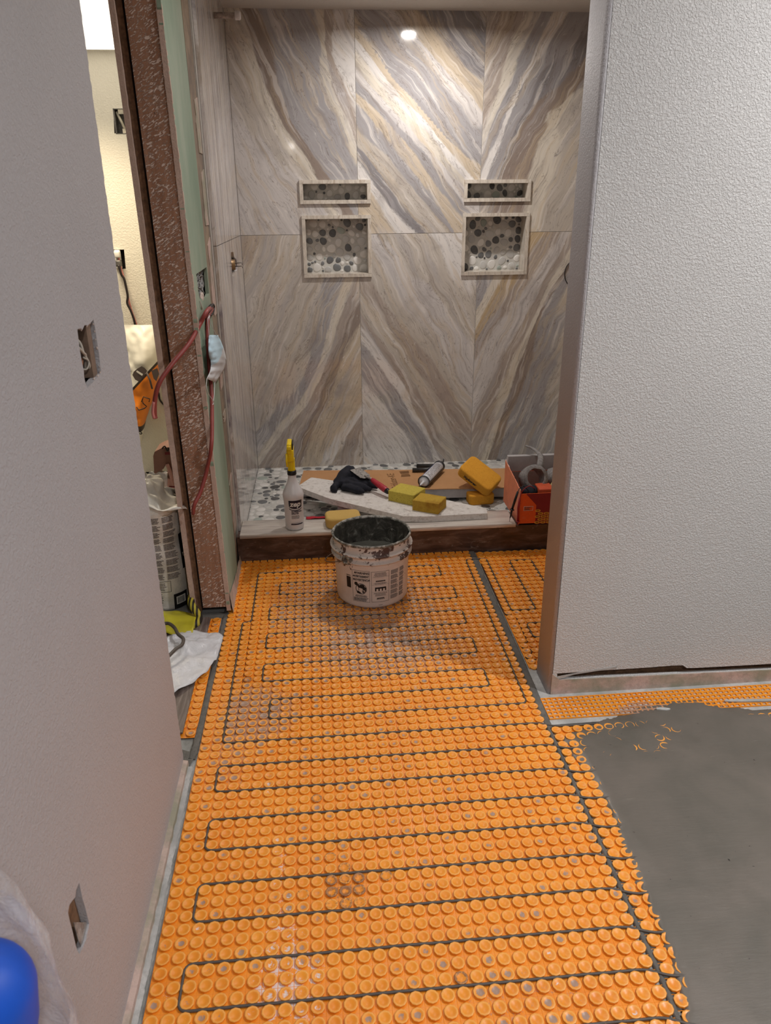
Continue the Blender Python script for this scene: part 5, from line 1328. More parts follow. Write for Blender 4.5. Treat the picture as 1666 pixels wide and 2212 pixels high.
# test probes hanging over the left side of the box
pk = lambda y, *a: [on('y', y, *q) for q in a]
y0 = by0-0.006
pr = thing('test_probe', (bx0-0.03, y0, 0.15), 'black test probe dangling over the left side of the orange carton', 'probe')
P = pk(y0, (1119,1062),(1113,1080),(1106,1102)); P2 = pk(y0, (1106,1102),(1104,1113),(1102,1119)); P3 = pk(y0, (1102,1119),(1101,1128))
mb = MB(); mb.tube(P, [0.0045, 0.0055, 0.0048], 10); mb.tube([P[-1]+Vector((0.001, 0, 0.004)), P[-1]+Vector((0.0005, 0, 0.001))], [0.0095, 0.0095], 12); mb.tube(P2, [0.0040, 0.0036, 0.0022], 10); mb.build('grip', 'black_plastic', pr)
mb = MB(); mb.tube(P3, [0.0014, 0.0008], 6); mb.build('needle', 'steel_wire', pr)
c_ = smooth_path([P[0]] + pk(y0+0.01, (1123,1055),(1130,1050)) + pk(y0+0.03, (1136,1054),(1142,1060)), 5); mb = MB(); mb.tube(c_, 0.0018, 7); mb.build('lead', 'black_plastic', pr)
pr = thing('test_probe', (bx0-0.004, y0, 0.14), 'dark red test probe hanging down the front corner of the orange carton', 'probe')
P = pk(y0, (1123,1077),(1120,1098),(1119,1127)); mb = MB(); mb.tube(P, [0.0040, 0.0052, 0.0046], 10); mb.tube([P[-1]+Vector((0, 0, 0.003)), P[-1]], [0.0085, 0.0085], 12); mb.tube([P[-1], P[-1]-Vector((0, 0, 0.012))], [0.004, 0.0022], 8); mb.build('grip', 'probe_red', pr)
c_ = smooth_path([P[0]] + pk(y0+0.004, (1127,1064),(1134,1055)) + pk(y0+0.03, (1144,1050),(1152,1053)) + pk(y0+0.05, (1158,1059),(1160,1063)), 5); mb = MB(); mb.tube(c_, 0.0018, 7); mb.build('lead', 'probe_red', pr)

# black wire loop on the back wall, partly behind the partition
mb = MB(); c = on('y', YW, 1239, 590); n = 30
mb.tube([(c.x+0.047*cos(2*pi*k/n), YW-0.003, c.z+0.062*sin(2*pi*k/n)) for k in range(n)], 0.0022, 7, True); tag(mb.build('wire_loop', 'black_plastic'), 'thin black wire ring on the back tile wall beside the partition', 'wire')

# shower arm stub wrapped in tape, valve rough-in
plain('pipe_dirty', S(176,160,150), 0.7, var=0.3, vscale=60, bump=0.001)
plain('pipe_cap', S(214,206,204), 0.5, var=0.1)
plain('brass', S(150,120,84), 0.4, metal=0.5, var=0.15)
a = on('x', XL+0.002, 462, 33); yy = a.y; z0 = a.z
q = on('y', yy, 520, 33)
sa = thing('shower_arm_stub', a, 'capped pipe stub sticking out of the tiled shower wall near the ceiling', 'pipe')
mb = MB(); mb.tube([a, (q.x-0.02, yy, z0), (q.x-0.012, yy, z0)], 0.011, 16); mb.build('pipe', 'pipe_dirty', sa)
mb = MB(); mb.tube([(q.x-0.022, yy, z0), (q.x-0.004, yy, z0), (q.x, yy, z0)], [0.0155, 0.0155, 0.012], 18); mb.build('cap', 'pipe_cap', sa)
vv = on('x', XL, 506, 572)
sv = thing('shower_valve', vv, 'rough-in shower valve body showing through the hole in the tiled side wall', 'valve')
mb = MB(); mb.tube([(XL-0.06, vv.y, vv.z), (XL+0.004, vv.y, vv.z)], [0.026, 0.022], 18); mb.tube([(XL-0.03, vv.y, vv.z-0.09), (XL-0.03, vv.y, vv.z+0.09)], 0.010, 10); mb.build('valve_body', 'brass', sv)
for dz in (-0.008, 0.006):
    mb = MB(); mb.tube([(XL+0.002, vv.y-0.004, vv.z+dz), (XL+0.034, vv.y-0.006, vv.z+dz+0.003), (XL+0.036, vv.y-0.006, vv.z+dz-0.006)], 0.0017, 7); mb.build('wire_stub', 'steel_wire', sv)

# ------------------------------------------------------------------ recessed light in the shower, ceiling lights, mirror light
def emis(name, col, st):
    m = bpy.data.materials.new(name); m.use_nodes = True; b_ = m.node_tree.nodes['Principled BSDF']
    b_.inputs['Base Color'].default_value = (0.8, 0.8, 0.8, 1); b_.inputs['Emission Color'].default_value = (*col, 1); b_.inputs['Emission Strength'].default_value = st; MATS[name] = m
emis('lamp_on', (1, 0.93, 0.86), 22); emis('lamp_cool', (0.95, 0.97, 1), 14); emis('ceiling_glow', (1.0, 0.93, 0.80), 1.5)
plain('white_trim', S(225,222,218), 0.5, var=0.02)
def can(x, y, z, r, lab, mat='lamp_on'):
    t_ = thing('ceiling_light', (x, y, z), lab, 'light')
    M = Matrix.Translation((x, y, z)); mb = MB(); mb.lathe([(r, -0.0005), (r, -0.003)], 32, M); mb.build('lens', mat, t_)
    mb = MB(); mb.lathe([(r+0.001, -0.001), (r+0.002, -0.006), (r+0.018, -0.003), (r+0.020, 0.0)], 36, M, False, False); mb.build('trim_ring', 'white_trim', t_)
can(0.52, 3.50, ZT, 0.032, 'round recessed light in the shower ceiling, reflected in the back tiles')
can(1.70, 1.10, 2.44, 0.065, 'round recessed light in the bathroom ceiling over the wet mortar', 'lamp_cool')
can(0.35, -0.9, 2.44, 0.065, 'round recessed light in the bathroom ceiling behind the camera', 'lamp_cool')
can(0.15, 2.35, 2.44, 0.045, 'added round fill light in the ceiling above the bucket')  # fitting added to go with the fill lamp
vb = thing('wall_lamp', (-0.4, -1.6, 1.9), 'two-bulb mirror light on the wall behind the camera', 'lamp')
for (px_, py_, r) in ((630, 316, 0.035), (535, 316, 0.016)):
    w_ = on('y', YW, px_, py_); d = (w_-CAM); k = (YW+1.6)/d.y; pos = Vector((w_.x+d.x*k, -1.6, w_.z+d.z*k))
    mb = MB(); mb.lathe([(0.002, -r), (r*0.7, -r*0.7), (r, 0), (r*0.7, r*0.7), (0.002, r)], 20, Matrix.Translation(pos)); mb.build('bulb', 'lamp_on', vb)
    mb = MB(); mb.tube([pos+Vector((0, 0, r*0.8)), pos+Vector((0, 0, r+0.05)), pos+Vector((0, -0.95, r+0.05))], 0.008, 8); mb.build('bracket', 'steel_wire', vb)
# added glowing panel that makes the bedroom ceiling read white
mb = MB(); mb.box((-1.9, 2.95, ZB-0.012), (-0.56, 4.05, ZB-0.002)); o = mb.build('glow_panel', 'ceiling_glow'); tag(o, 'added glowing panel whitening the ceiling of the room beyond the doorway', 'light')
# ------------------------------------------------------------------ left side: openings, boxes, cords
plain('box_metal', S(120,116,112), 0.5, metal=0.5, var=0.25, vscale=60)
plain('wire_bare', S(190,182,170), 0.6, var=0.2)
plain('wire_copper', S(150,100,70), 0.5, metal=0.4)
plain('plaster_torn', S(206,188,178), 0.85, var=0.2, vscale=120, bump=0.002)
plain('wood_raw', S(126,104,88), 0.7, var=0.2, vscale=30)
plain('foil_grey', S(150,150,150), 0.4, var=0.3, vscale=60, bump=0.002)
plain('outlet_white', S(226,222,214), 0.4, var=0.03)
plain('outlet_tab', S(196,188,170), 0.5, var=0.2)
plain('hose_red', S(146,66,62), 0.45, var=0.08); plain('hose_pink', S(206,130,124), 0.5, var=0.05)
# torn outlet opening in the near wall: box, clamp, loose wires
jc = on('x', XN-0.03, 190, 765)
jb = thing('junction_box', (XN-0.05, jc.y, jc.z), 'metal outlet box with loose wires in the torn opening of the left wall', 'outlet box')
ys = [p_[0] for p_ in hole1]; zs_ = [p_[1] for p_ in hole1]; y0, y1, z0, z1 = min(ys), max(ys), min(zs_), max(zs_)
mb = MB(); mb.box((XN-0.075, y0-0.005, z0-0.004), (XN-0.073, y1-0.03, z1+0.004)); mb.box((XN-0.075, y0-0.007, z0-0.004), (XN-0.014, y0-0.005, z1+0.004)); mb.box((XN-0.075, y0-0.007, z1+0.004), (XN-0.014, y1-0.03, z1+0.006)); mb.box((XN-0.075, y0-0.007, z0-0.006), (XN-0.014, y1-0.03, z0-0.004)); mb.build('box_shell', 'box_metal', jb)
mb = MB(); mb.box((XN-0.06, y1-0.036, z0+0.004), (XN-0.006, y1-0.009, z1-0.004)); mb.build('wood_block', 'wood_raw', jb)
mb = MB(); mb.rbox((XN-0.03, y0+0.006, z0+0.008), (XN-0.014, y0+0.034, z0+0.022), 0.001, 1); mb.build('clamp', 'foil_grey', jb); mb = MB(); mb.rbox((XN-0.03, y0+0.010, z1-0.034), (XN-0.016, y0+0.05, z1-0.016), 0.001, 1); mb.build('clamp', 'foil_grey', jb)
def HY(u, v, dx=0.0): return (XN-0.012+dx, y0+(y1-y0)*u, z0+(z1-z0)*v)
for k, w_ in enumerate(([(0.10,0.80,-.01),(0.25,0.66,0.0),(0.45,0.52,0.002),(0.60,0.42,0.0),(0.72,0.12,-.01)], [(0.42,0.88,-.02),(0.50,0.70,-.004),(0.52,0.50,0.0),(0.66,0.28,0.002),(0.74,0.10,-.004)], [(0.15,0.55,-.03),(0.34,0.46,-.012),(0.50,0.40,-.004),(0.40,0.24,-.006),(0.30,0.12,-.02)], [(0.46,0.44,0.0),(0.60,0.34,0.004),(0.52,0.22,0.0),(0.36,0.30,-.01)])):
    mb = MB(); mb.tube(smooth_path([HY(*q) for q in w_], 5), 0.0026 if k < 2 else 0.0016, 7); mb.build('wire', 'wire_bare' if k != 2 else 'wire_copper', jb)
# crumbled plaster around the opening
mb = MB(); rnd = random.Random(8)
for k in range(26):
    i = rnd.randrange(len(hole1)); y, z = hole1[i]; r = rnd.uniform(0.0015, 0.004)
    bm = bmesh.new(); bmesh.ops.create_icosphere(bm, subdivisions=1, radius=r)
    for v in bm.verts: v.co = Vector((v.co.x*0.5+XN-0.002, v.co.y*rnd.uniform(0.7, 1.6)+y, v.co.z+z))
    mb.bm(bm, None, True)
mb.build('plaster_crumb', 'plaster_torn', jb)['kind'] = 'stuff'
# torn slit lower down: paper lip
sl = [(y, z) for y, z in hole2]; ys = [a for a, b_ in sl]; zs_ = [b_ for a, b_ in sl]
mb = MB(); zc = min(zs_)+ (max(zs_)-min(zs_))*0.02
q = [on('x', XN-0.010, *p) for p in ((150,1993),(193,1993),(190,2010),(184,2040),(171,2060),(160,2030))]
mb.poly([(v.y, v.z) for v in q], -0.001, [], 'x', XN-0.0035); tag(mb.build('torn_paper', 'foil_grey'), 'grey torn wallboard flap in the pointed slit low on the left wall', 'flap')
mb = MB(); q = on('x', XN-0.03, 170, 1955); mb.box((XN-0.02, q.y-0.1, q.z-0.12), (XN-0.0128, q.y+0.1, q.z+0.12)); tag(mb.build('cavity_board', 'dark_wood'), 'dark brown board inside the pointed slit low on the left wall', 'board')

# green wall opening
gc = on('x', -0.39, 435, 612)
g = thing('junction_box', (-0.41, gc.y, gc.z), 'outlet box stuffed with crumpled wiring in the green board', 'outlet box')
ys = [a for a, b_ in gh]; zs_ = [b_ for a, b_ in gh]; y0, y1, z0, z1 = min(ys), max(ys), min(zs_), max(zs_)
mb = MB(); mb.box((-0.400, y0-0.015, z0-0.015), (-0.3965, y1+0.015, z1+0.015)); mb.build('box_shell', 'foil_grey', g)
mb = MB(); rnd = random.Random(2)
for k in range(26):
    P = [(-0.385-rnd.uniform(0, 0.010), rnd.uniform(y0, y1), rnd.uniform(z0, z1)) for _ in range(4)]; mb.tube(smooth_path(P, 5), 0.0022, 6)
mb.build('wire', 'foil_grey', g)
q = on('x', -0.378, 437, 643); mb = MB(); bm = bmesh.new(); bmesh.ops.create_icosphere(bm, subdivisions=3, radius=0.02)
for v in bm.verts: v.co = Vector((v.co.x*0.35-0.380, v.co.y*1.5+q.y, v.co.z*0.9+q.z)) + Vector((0.003, 0.003, 0.003))*noise.noise(v.co*90)
mb.bm(bm, None, True); mb.tube([on('x', -0.374, 432, 650), on('x', -0.372, 435, 660), on('x', -0.374, 437, 668)], 0.0016, 6); mb.build('tape_wad', 'plaster_torn', g)

# red conduit cords out of the green wall
qh = on('x', -0.370, 457, 664)
hz = thing('red_cable', qh, 'thick dark red cord arching from the green wall across the brown jamb', 'cord')
P = [qh, on('x', -0.352, 447, 672), on('y', 2.50, 432, 700), on('y', 2.42, 408, 743), on('y', 2.36, 372, 786), on('y', 2.33, 345, 826), on('y', 2.33, 335, 862), on('y', 2.335, 334, 895), on('y', 2.335, 336, 904)]
mb = MB(); mb.tube(smooth_path(P, 8), 0.0072, 12); mb.build('sheath', 'hose_red', hz)
mb = MB(); P = [on('y', 2.325, 332, 868), on('y', 2.325, 330, 890), on('y', 2.325, 333, 904)]; mb.tube(smooth_path(P, 4), 0.0045, 10); mb.build('pink_core', 'hose_pink', hz)
P = [on('x', -0.366, 458, 668), on('x', -0.366, 449, 690), on('x', -0.368, 450, 760), on('x', -0.366, 456, 830), on('x', -0.365, 458, 880), on('x', -0.366, 457, 960), on('y', 2.46, 448, 1010), on('y', 2.44, 434, 1060), on('y', 2.42, 420, 1090), on('y', 2.43, 417, 1110)]
mb = MB(); mb.tube(smooth_path(P, 7), 0.0066, 12); tag(mb.build('red_cable', 'hose_red'), 'dark red cord hanging straight down the green wall behind the face mask', 'cord')
mb = MB()
mb.tube(smooth_path([on('x', -0.374, 453, 680), on('x', -0.362, 452, 672), on('x', -0.358, 455, 664), on('x', -0.360, 460, 657), on('x', -0.366, 463, 662), on('x', -0.366, 461, 676), on('x', -0.366, 455, 682)], 5), 0.0028, 8)
mb.tube([on('x', -0.362, 451, 667), on('x', -0.360, 457, 660)], 0.0065, 10); mb.tube(smooth_path([on('x', -0.372, 449, 678), on('x', -0.370, 447, 700), on('x', -0.371, 449, 730), on('x', -0.371, 450, 775)], 4), 0.005, 8)
tag(mb.build('black_wire', 'cable_black'), 'black wires with a connector curling out of the green wall above the mask', 'wire')
# face mask
mk = thing('face_mask', on('x', -0.352, 465, 770), 'pale blue disposable face mask hanging by its loops from the wires', 'face mask')
L_ = [(451,724),(450,745),(451,765),(455,780),(454,800),(446,818)]; R_ = [(470,724),(478,740),(484,757),(488,778),(484,798),(465,826)]
vs = []; fs = []; NR, NC = 26, 12
Lp = smooth_path([Vector((a, b_, 0)) for a, b_ in L_], 6); Rp = smooth_path([Vector((a, b_, 0)) for a, b_ in R_], 6)
for i in range(NR+1):
    t = i/NR; a = Lp[min(len(Lp)-1, int(t*(len(Lp)-1)))]; c = Rp[min(len(Rp)-1, int(t*(len(Rp)-1)))]
    for j in range(NC+1):
        u = j/NC; p_ = a.lerp(c, u); xo = -0.352 + 0.014*sin(pi*u)*sin(pi*t) + 0.003*noise.noise(Vector((u*5, t*9, 0))) + 0.0008*sin(t*40)
        vs.append(on('x', xo, p_.x, p_.y))
for i in range(NR):
    for j in range(NC): a = i*(NC+1)+j; fs.append((a, a+1, a+NC+2, a+NC+1))
plain('mask_blue', S(186,208,218), 0.8, var=0.04); plain('mask_white', S(206,206,206), 0.8, var=0.03)
m = NB('mask_mix', 0.8); gg = m.n('ShaderNodeNewGeometry'); sz = m.n('ShaderNodeSeparateXYZ'); m.l(gg.outputs['Position'], sz.inputs['Vector'])
zm = on('x', -0.352, 468, 772).z
m.col(m.ramp(m.math('MULTIPLY', m.math('ADD', m.math('SUBTRACT', sz.outputs['Z'], zm), 0.05), 10.0), [(0.49, S(196,196,198)), (0.52, S(180,206,220))]))
mb = MB(); mb.add(vs, fs, True); o = mb.build('mask_cloth', 'mask_mix', mk); o.modifiers.new('s', 'SOLIDIFY').thickness = 0.0012
for pts_ in ([(452,725),(450,705),(449,690),(452,682)], [(468,725),(458,705),(453,690),(453,682)], [(447,818),(446,835),(450,850),(459,864),(461,872),(459,874)], [(464,826),(463,850),(461,866)]):
    mb = MB(); mb.tube(smooth_path([on('x', -0.350, *q) for q in pts_], 5), 0.0011, 6); mb.build('ear_loop', 'mask_white', mk)

# bedroom wall: outlet with plugs, second open box, cords
YO = YB-0.002
pa = on('y', YO, 262, 560)
ol = thing('outlet', pa, 'white wall outlet hanging loose in its opening, with cords plugged in', 'outlet')
qa, qb = on('y', YB, 243, 541), on('y', YB, 272, 583)
mb = MB(); mb.box((qa.x, YB+0.03, qb.z), (qb.x, YB+0.035, qa.z)); mb.build('box_shell', 'dark_gap', ol)
a_, c_ = on('y', YO, 246, 540), on('y', YO, 266, 580)
mb = MB(); mb.rbox((a_.x, YO-0.010, c_.z), (c_.x-0.004, YO+0.012, a_.z), 0.004, 2); mb.build('receptacle', 'outlet_white', ol)
for (px_, py_) in ((254, 549), (257, 568)):
    c0_ = on('y', YO-0.02, px_, py_); mb = MB(); mb.rbox((c0_.x-0.014, YO-0.045, c0_.z-0.016), (c0_.x+0.014, YO-0.008, c0_.z+0.014), 0.005, 2); mb.build('plug', 'outlet_white' if py_ < 560 else 'box_metal', ol)
mb = MB(); P = [on('y', YO-0.05, *q) for q in ((256,572),(262,592),(268,602),(272,618),(276,640),(275,655),(283,672),(291,696),(296,730))]; mb.tube(smooth_path(P, 5), 0.006, 8)
tag(mb.build('black_cable', 'cable_black'), 'black power cord running down from the outlet on the cream wall', 'cord')
mb = MB(); P = [on('y', YO-0.03, *q) for q in ((256,556),(263,585),(271,612),(278,648),(286,676),(296,705),(300,730))]; mb.tube(smooth_path(P, 5), 0.005, 8)
tag(mb.build('red_cable', 'hose_pink'), 'thin pinkish red cord beside the black cord on the cream wall', 'cord')
mb = MB(); P = [on('y', YO-0.01, *q) for q in ((338,843),(343,850),(345,862),(352,872),(362,880))]; mb.tube(smooth_path(P, 5), 0.005, 8)
tag(mb.build('black_cable', 'cable_black'), 'short black cord end against the cream wall beside the brown jamb', 'cord')
ob2 = thing('switch_box', on('y', YB+0.02, 262, 262), 'open metal switch box set high in the cream wall', 'switch box')
qa, qb = on('y', YB, 245, 236), on('y', YB, 292, 288)
mb = MB(); mb.box((qa.x, YB+0.05, qb.z), (qb.x, YB+0.053, qa.z)); mb.box((qa.x-0.003, YB-0.001, qb.z-0.003), (qa.x+0.003, YB+0.05, qa.z+0.003)); mb.box((qa.x, YB-0.001, qb.z-0.003), (qb.x, YB+0.05, qb.z)); mb.box((qa.x, YB-0.001, qa.z), (qb.x, YB+0.05, qa.z+0.003)); mb.build('box_shell', 'box_metal', ob2)
mb = MB(); mb.box((qa.x+0.02, YB+0.0, qa.z-0.02), (qa.x+0.06, YB+0.003, qa.z+0.002)); mb.build('mounting_tab', 'outlet_tab', ob2); mb = MB(); mb.box((qa.x+0.03, YB+0.0, qb.z), (qa.x+0.07, YB+0.003, qb.z+0.02)); mb.build('mounting_tab', 'outlet_tab', ob2)
mb = MB(); mb.tube([on('y', YB+0.02, 252, 242), on('y', YB+0.01, 262, 262), on('y', YB+0.01, 272, 284)], 0.006, 8); mb.build('wire', 'outlet_tab', ob2)
# white, orange and black bag leaning on the cream wall
def bag_sheet(name, ctrl, mat, yb, parent, nx=14, ny=26, dep=0.09, am=0.012, sc=9, ext=0.0):
    """ctrl: list of (left px, right px, y px) rows; bulging front surface with sides back to the wall"""
    vs = []; fs = []
    for i in range(ny+1):
        t = i/ny*(len(ctrl)-1); k = min(int(t), len(ctrl)-2); f = t-k
        l, r, y = [ctrl[k][q]*(1-f)+ctrl[k+1][q]*f for q in range(3)]
        for j in range(nx+1):
            u = j/nx; b_ = dep*math.sqrt(max(0, 1-(2*u-1)**2))*min(1, 0.35+2.2*(i/ny))
            p_ = on('y', yb-b_, l+(r-l)*u, y); nv = am*(noise.noise(Vector((p_.x*sc, p_.z*sc, 1)))+0.5*noise.noise(Vector((p_.x*sc*3, p_.z*sc*3, 4))))
            vs.append((p_.x, p_.y-nv, p_.z))
    for i in range(ny):
        for j in range(nx): a = i*(nx+1)+j; fs.append((a, a+1, a+nx+2, a+nx+1))
    mb = MB(); mb.add(vs, fs, True); o = mb.build(name, mat, parent); return o
m = NB('bag_print', 0.45); gg = m.geo(); sz = m.n('ShaderNodeSeparateXYZ'); m.l(gg, sz.inputs['Vector'])
za = on('y', YB-0.15, 300, 838).z; 
# diagonal print boundary: white above, orange below a line rising to the right
q1, q2 = on('y', YB-0.15, 290, 838), on('y', YB-0.15, 318, 808); sl_ = (q2.z-q1.z)/(q2.x-q1.x)
d_ = m.math('SUBTRACT', sz.outputs['Z'], m.math('MULTIPLY', sz.outputs['X'], sl_)); c0_ = q1.z-sl_*q1.x
v1 = m.math('ADD', m.math('MULTIPLY', m.math('SUBTRACT', d_, c0_), 4.0), 0.5)
c = m.ramp(v1, [(0.46, S(226,128,34)), (0.47, S(52,40,34)), (0.52, S(52,40,34)), (0.535, S(232,228,216))], 'CONSTANT')
zz2 = m.math('MULTIPLY', sz.outputs['Z'], 1.0)
zb_ = on('y', YB-0.12, 308, 918).z
c = m.mix(m.ramp(m.math('ADD', m.math('MULTIPLY', m.math('SUBTRACT', zz2, zb_), 5.0), 0.5), [(0.0, 1.0), (0.5, 0.0)], 'CONSTANT'), c, S(52,40,34))
c = m.mix(m.ramp(m.math('ADD', m.math('MULTIPLY', m.math('SUBTRACT', zz2, zb_-0.03), 5.0), 0.5), [(0.0, 1.0), (0.5, 0.0)], 'CONSTANT'), c, S(216,212,202))
m.col(c)
bagc = [(262,345,702),(262,347,722),(262,347,760),(262,346,800),(266,338,850),(275,324,880),(285,316,905),(292,310,940),(300,306,960)]
bg = thing('printed_bag', on('y', YB-0.1, 300, 830), 'white plastic bag with orange and black print hanging on the cream wall', 'bag')
bag_sheet('bag_body', bagc, 'bag_print', YB-0.02, bg, 22, 50, 0.13, 0.02, 11)
def on_bag(px_, py_, off=0.012): return on('y', YB-0.165-off, px_, py_)
def bag_mark(pts_, mat, name='print_mark', off=0.012):
    mb = MB(); mb.v = []; mb.add([on_bag(a, b_, off) for a, b_ in pts_], [tuple(range(len(pts_)))]); return mb.build(name, mat, bg)
bag_mark([(289,803),(297,796),(306,791),(313,795),(318,801),(314,808),(304,821),(299,824),(292,820),(286,810)], 'ink_soft')
bag_mark([(294,803),(296,800),(309,808),(307,812)], 'outlet_white', 'print_mark', 0.016)
def bag_line(pts_, r, mat='ink_brown'):
    mb = MB(); mb.tube([on_bag(*q) for q in pts_], r, 5); return mb.build('print_line', mat, bg)
bag_line([(295,879),(300,886),(312,882),(317,878),(309,871),(309,868),(306,868),(310,857),(324,862),(322,868)], 0.003, 'ink_black')
bag_line([(317,805),(324,820),(329,840)], 0.005, 'ink_soft')
bag_mark([(327,801),(340,795),(344,808),(338,824),(332,818)], 'ink_soft')
F = Flat(); F.text('S', 0, 0, 0.035, 0.001); qs = on('y', YB-0.16, 304, 934); F.to(lambda x, y: (qs.x+x, qs.y, qs.z+y), 'print_letter', 'ink_black', bg)

# dusty pink tool case
plain('case_brown', S(146,104,90), 0.5, var=0.06); plain('case_pink', S(224,172,166), 0.4, var=0.05)
YC = 3.05
cs = thing('tool_case', on('y', YC, 358, 1010), 'pinkish brown moulded tool case standing behind the mortar bag', 'case')
cy = lambda *p: [(q.x, q.z) for q in (on('y', YC, *a) for a in p)]
q0 = on('y', YC, 400, 1100)
mb = MB(); mb.poly(cy((331,985),(334,976),(345,970),(352,967),(420,962),(420,1270),(352,1270),(336,1060)), 0.11, [cy((354,1012),(358,1001),(362,1010),(364,1030),(358,1036),(341,1041),(340,1020))], 'y', YC); mb.build('case_shell', 'case_brown', cs)
mb = MB(); mb.poly(cy((340,1048),(352,1038),(366,1032),(378,1036),(380,1100),(344,1100)), 0.02, [], 'y', YC-0.015); mb.build('label_field', 'case_pink', cs)
mb = MB(); mb.tube(smooth_path([on('y', YC-0.01, *q) for q in ((361,1003),(367,1018),(372,1036),(376,1054))], 5), 0.008, 8); mb.build('handle', 'case_pink', cs)
mb = MB()
for k in range(3):
    a = on('y', YC-0.018, 365, 1052+k*6); mb.box((a.x, a.y, a.z-0.003), (a.x+0.026, a.y+0.01, a.z+0.003))
mb.build('slot', 'box_red', cs); mb = MB(); mb.box((on('y', YC-0.018, 354, 975).x, YC-0.004, on('y', YC, 354, 982).z), (on('y', YC, 368, 975).x, YC+0.001, on('y', YC, 354, 977).z)); mb.build('slot', 'box_red', cs)
mb = MB(); mb.tube(smooth_path([on('y', YC-0.01, *q) for q in ((350,969),(356,964),(362,974),(366,967),(370,976))], 5), 0.003, 6); mb.build('cord_end', 'cable_black', cs)

# ------------------------------------------------------------------ paper mortar bag in the doorway
m = NB('bag_paper', 0.55); v = m.geo(); f = m.noise(v, 14, 5, 0.6)
m.col(m.ramp(f, [(0.3, S(196,188,178)), (0.6, S(232,226,218))])); m.bump(m.noise(v, 30, 5, 0.65), 0.004)
plain('plastic_white', S(228,224,216), 0.35, var=0.05, bump=0.004, bscale=16)
MX, MY = -0.665, 2.64
mg = thing('mortar_bag', (MX, MY, 0), 'opened white paper mortar bag covered in fine print, standing in the doorway', 'bag')
def bagr(t, z):
    """superellipse footprint with folds"""
    n = 3.0; c, s_ = cos(t), sin(t); a, b_ = 0.137, 0.125
    r = (abs(c/a)**n + abs(s_/b_)**n)**(-1/n)
    k = 1 + 0.05*sin(z*9+1)*cos(t*2) - 0.10*max(0, (z-0.34))/0.1*0.3 + 0.03*noise.noise(Vector((c*2, s_*2, z*7)))
    k *= 1 - 0.10*math.exp(-((z-0.27)/0.035)**2)*max(0, 0.6+0.4*cos(t+pi/2))
    return r*k
def bag_pt(t, z, off=0.0):
    r = bagr(t, z)+off; lean = 0.02*z/0.4
    return (MX + r*cos(t)+lean, MY + r*sin(t) - 0.05*(z/0.4)**2, z+0.004)
mb = MB(); vs = []; fs = []; nt, nz_ = 72, 36; H = 0.40
for i in range(nz_+1):
    for k in range(nt):
        t = 2*pi*k/nt; z = H*i/nz_
        vs.append(bag_pt(t, z + (0.02*noise.noise(Vector((cos(t)*3, sin(t)*3, 5)))*(i/nz_)**4)))
for i in range(nz_):
    for k in range(nt): k2 = (k+1) % nt; fs.append((i*nt+k, i*nt+k2, (i+1)*nt+k2, (i+1)*nt+k))
fs.append(tuple(reversed(range(nt)))); mb.add(vs, fs, True); mb.build('bag_body', 'bag_paper', mg)
# loose torn collar
vs = []; fs = []; nc = 12
for i in range(nc+1):
    for k in range(nt):
        t = 2*pi*k/nt; f_ = i/nc; p_ = Vector(bag_pt(t, H-0.005)); out = Vector((cos(t), sin(t), 0))
        hgt = 0.095 + 0.05*noise.noise(Vector((cos(t)*2.2, sin(t)*2.2, 9))) - 0.05*max(0, sin(t))
        fl = -0.075 + 0.13*max(0, cos(t+radians(25)))**2 + 0.02*noise.noise(Vector((cos(t)*3, sin(t)*3, f_*2)))
        droop = 0.09*max(0, cos(t+radians(25)))**2*f_*f_
        vs.append(p_ + out*fl*f_ + Vector((0, 0, hgt*f_-droop)) + Vector((0.006, 0.006, 0.004))*noise.noise(p_*26+Vector((0, 0, f_*3))))
for i in range(nc):
    for k in range(nt): k2 = (k+1) % nt; fs.append((i*nt+k, i*nt+k2, (i+1)*nt+k2, (i+1)*nt+k))
mb = MB(); mb.add(vs, fs, True); o = mb.build('torn_collar', 'plastic_white', mg); o.modifiers.new('s', 'SOLIDIFY').thickness = 0.0012
vs = []; fs = []
for i in range(15):
    for k in range(nt):
        t = 2*pi*k/nt; f_ = i/14; p_ = Vector(bag_pt(t, H-0.03)); c_ = Vector((MX+0.02, MY-0.05, p_.z)); h_ = 0.13*(1-f_**2.2)
        q_ = c_.lerp(p_, f_*0.97); q_.z += h_*(1+0.35*noise.noise(q_*9)) + 0.018*noise.noise(Vector((cos(t)*3, sin(t)*3, f_*5)))
        q_ += Vector((0.016, 0.016, 0.012))*noise.noise(q_*24); vs.append(q_)
for i in range(14):
    for k in range(nt): k2 = (k+1) % nt; fs.append((i*nt+k, i*nt+k2, (i+1)*nt+k2, (i+1)*nt+k))
mb = MB(); mb.add(vs, fs, True); mb.build('crumpled_liner', 'plastic_white', mg)
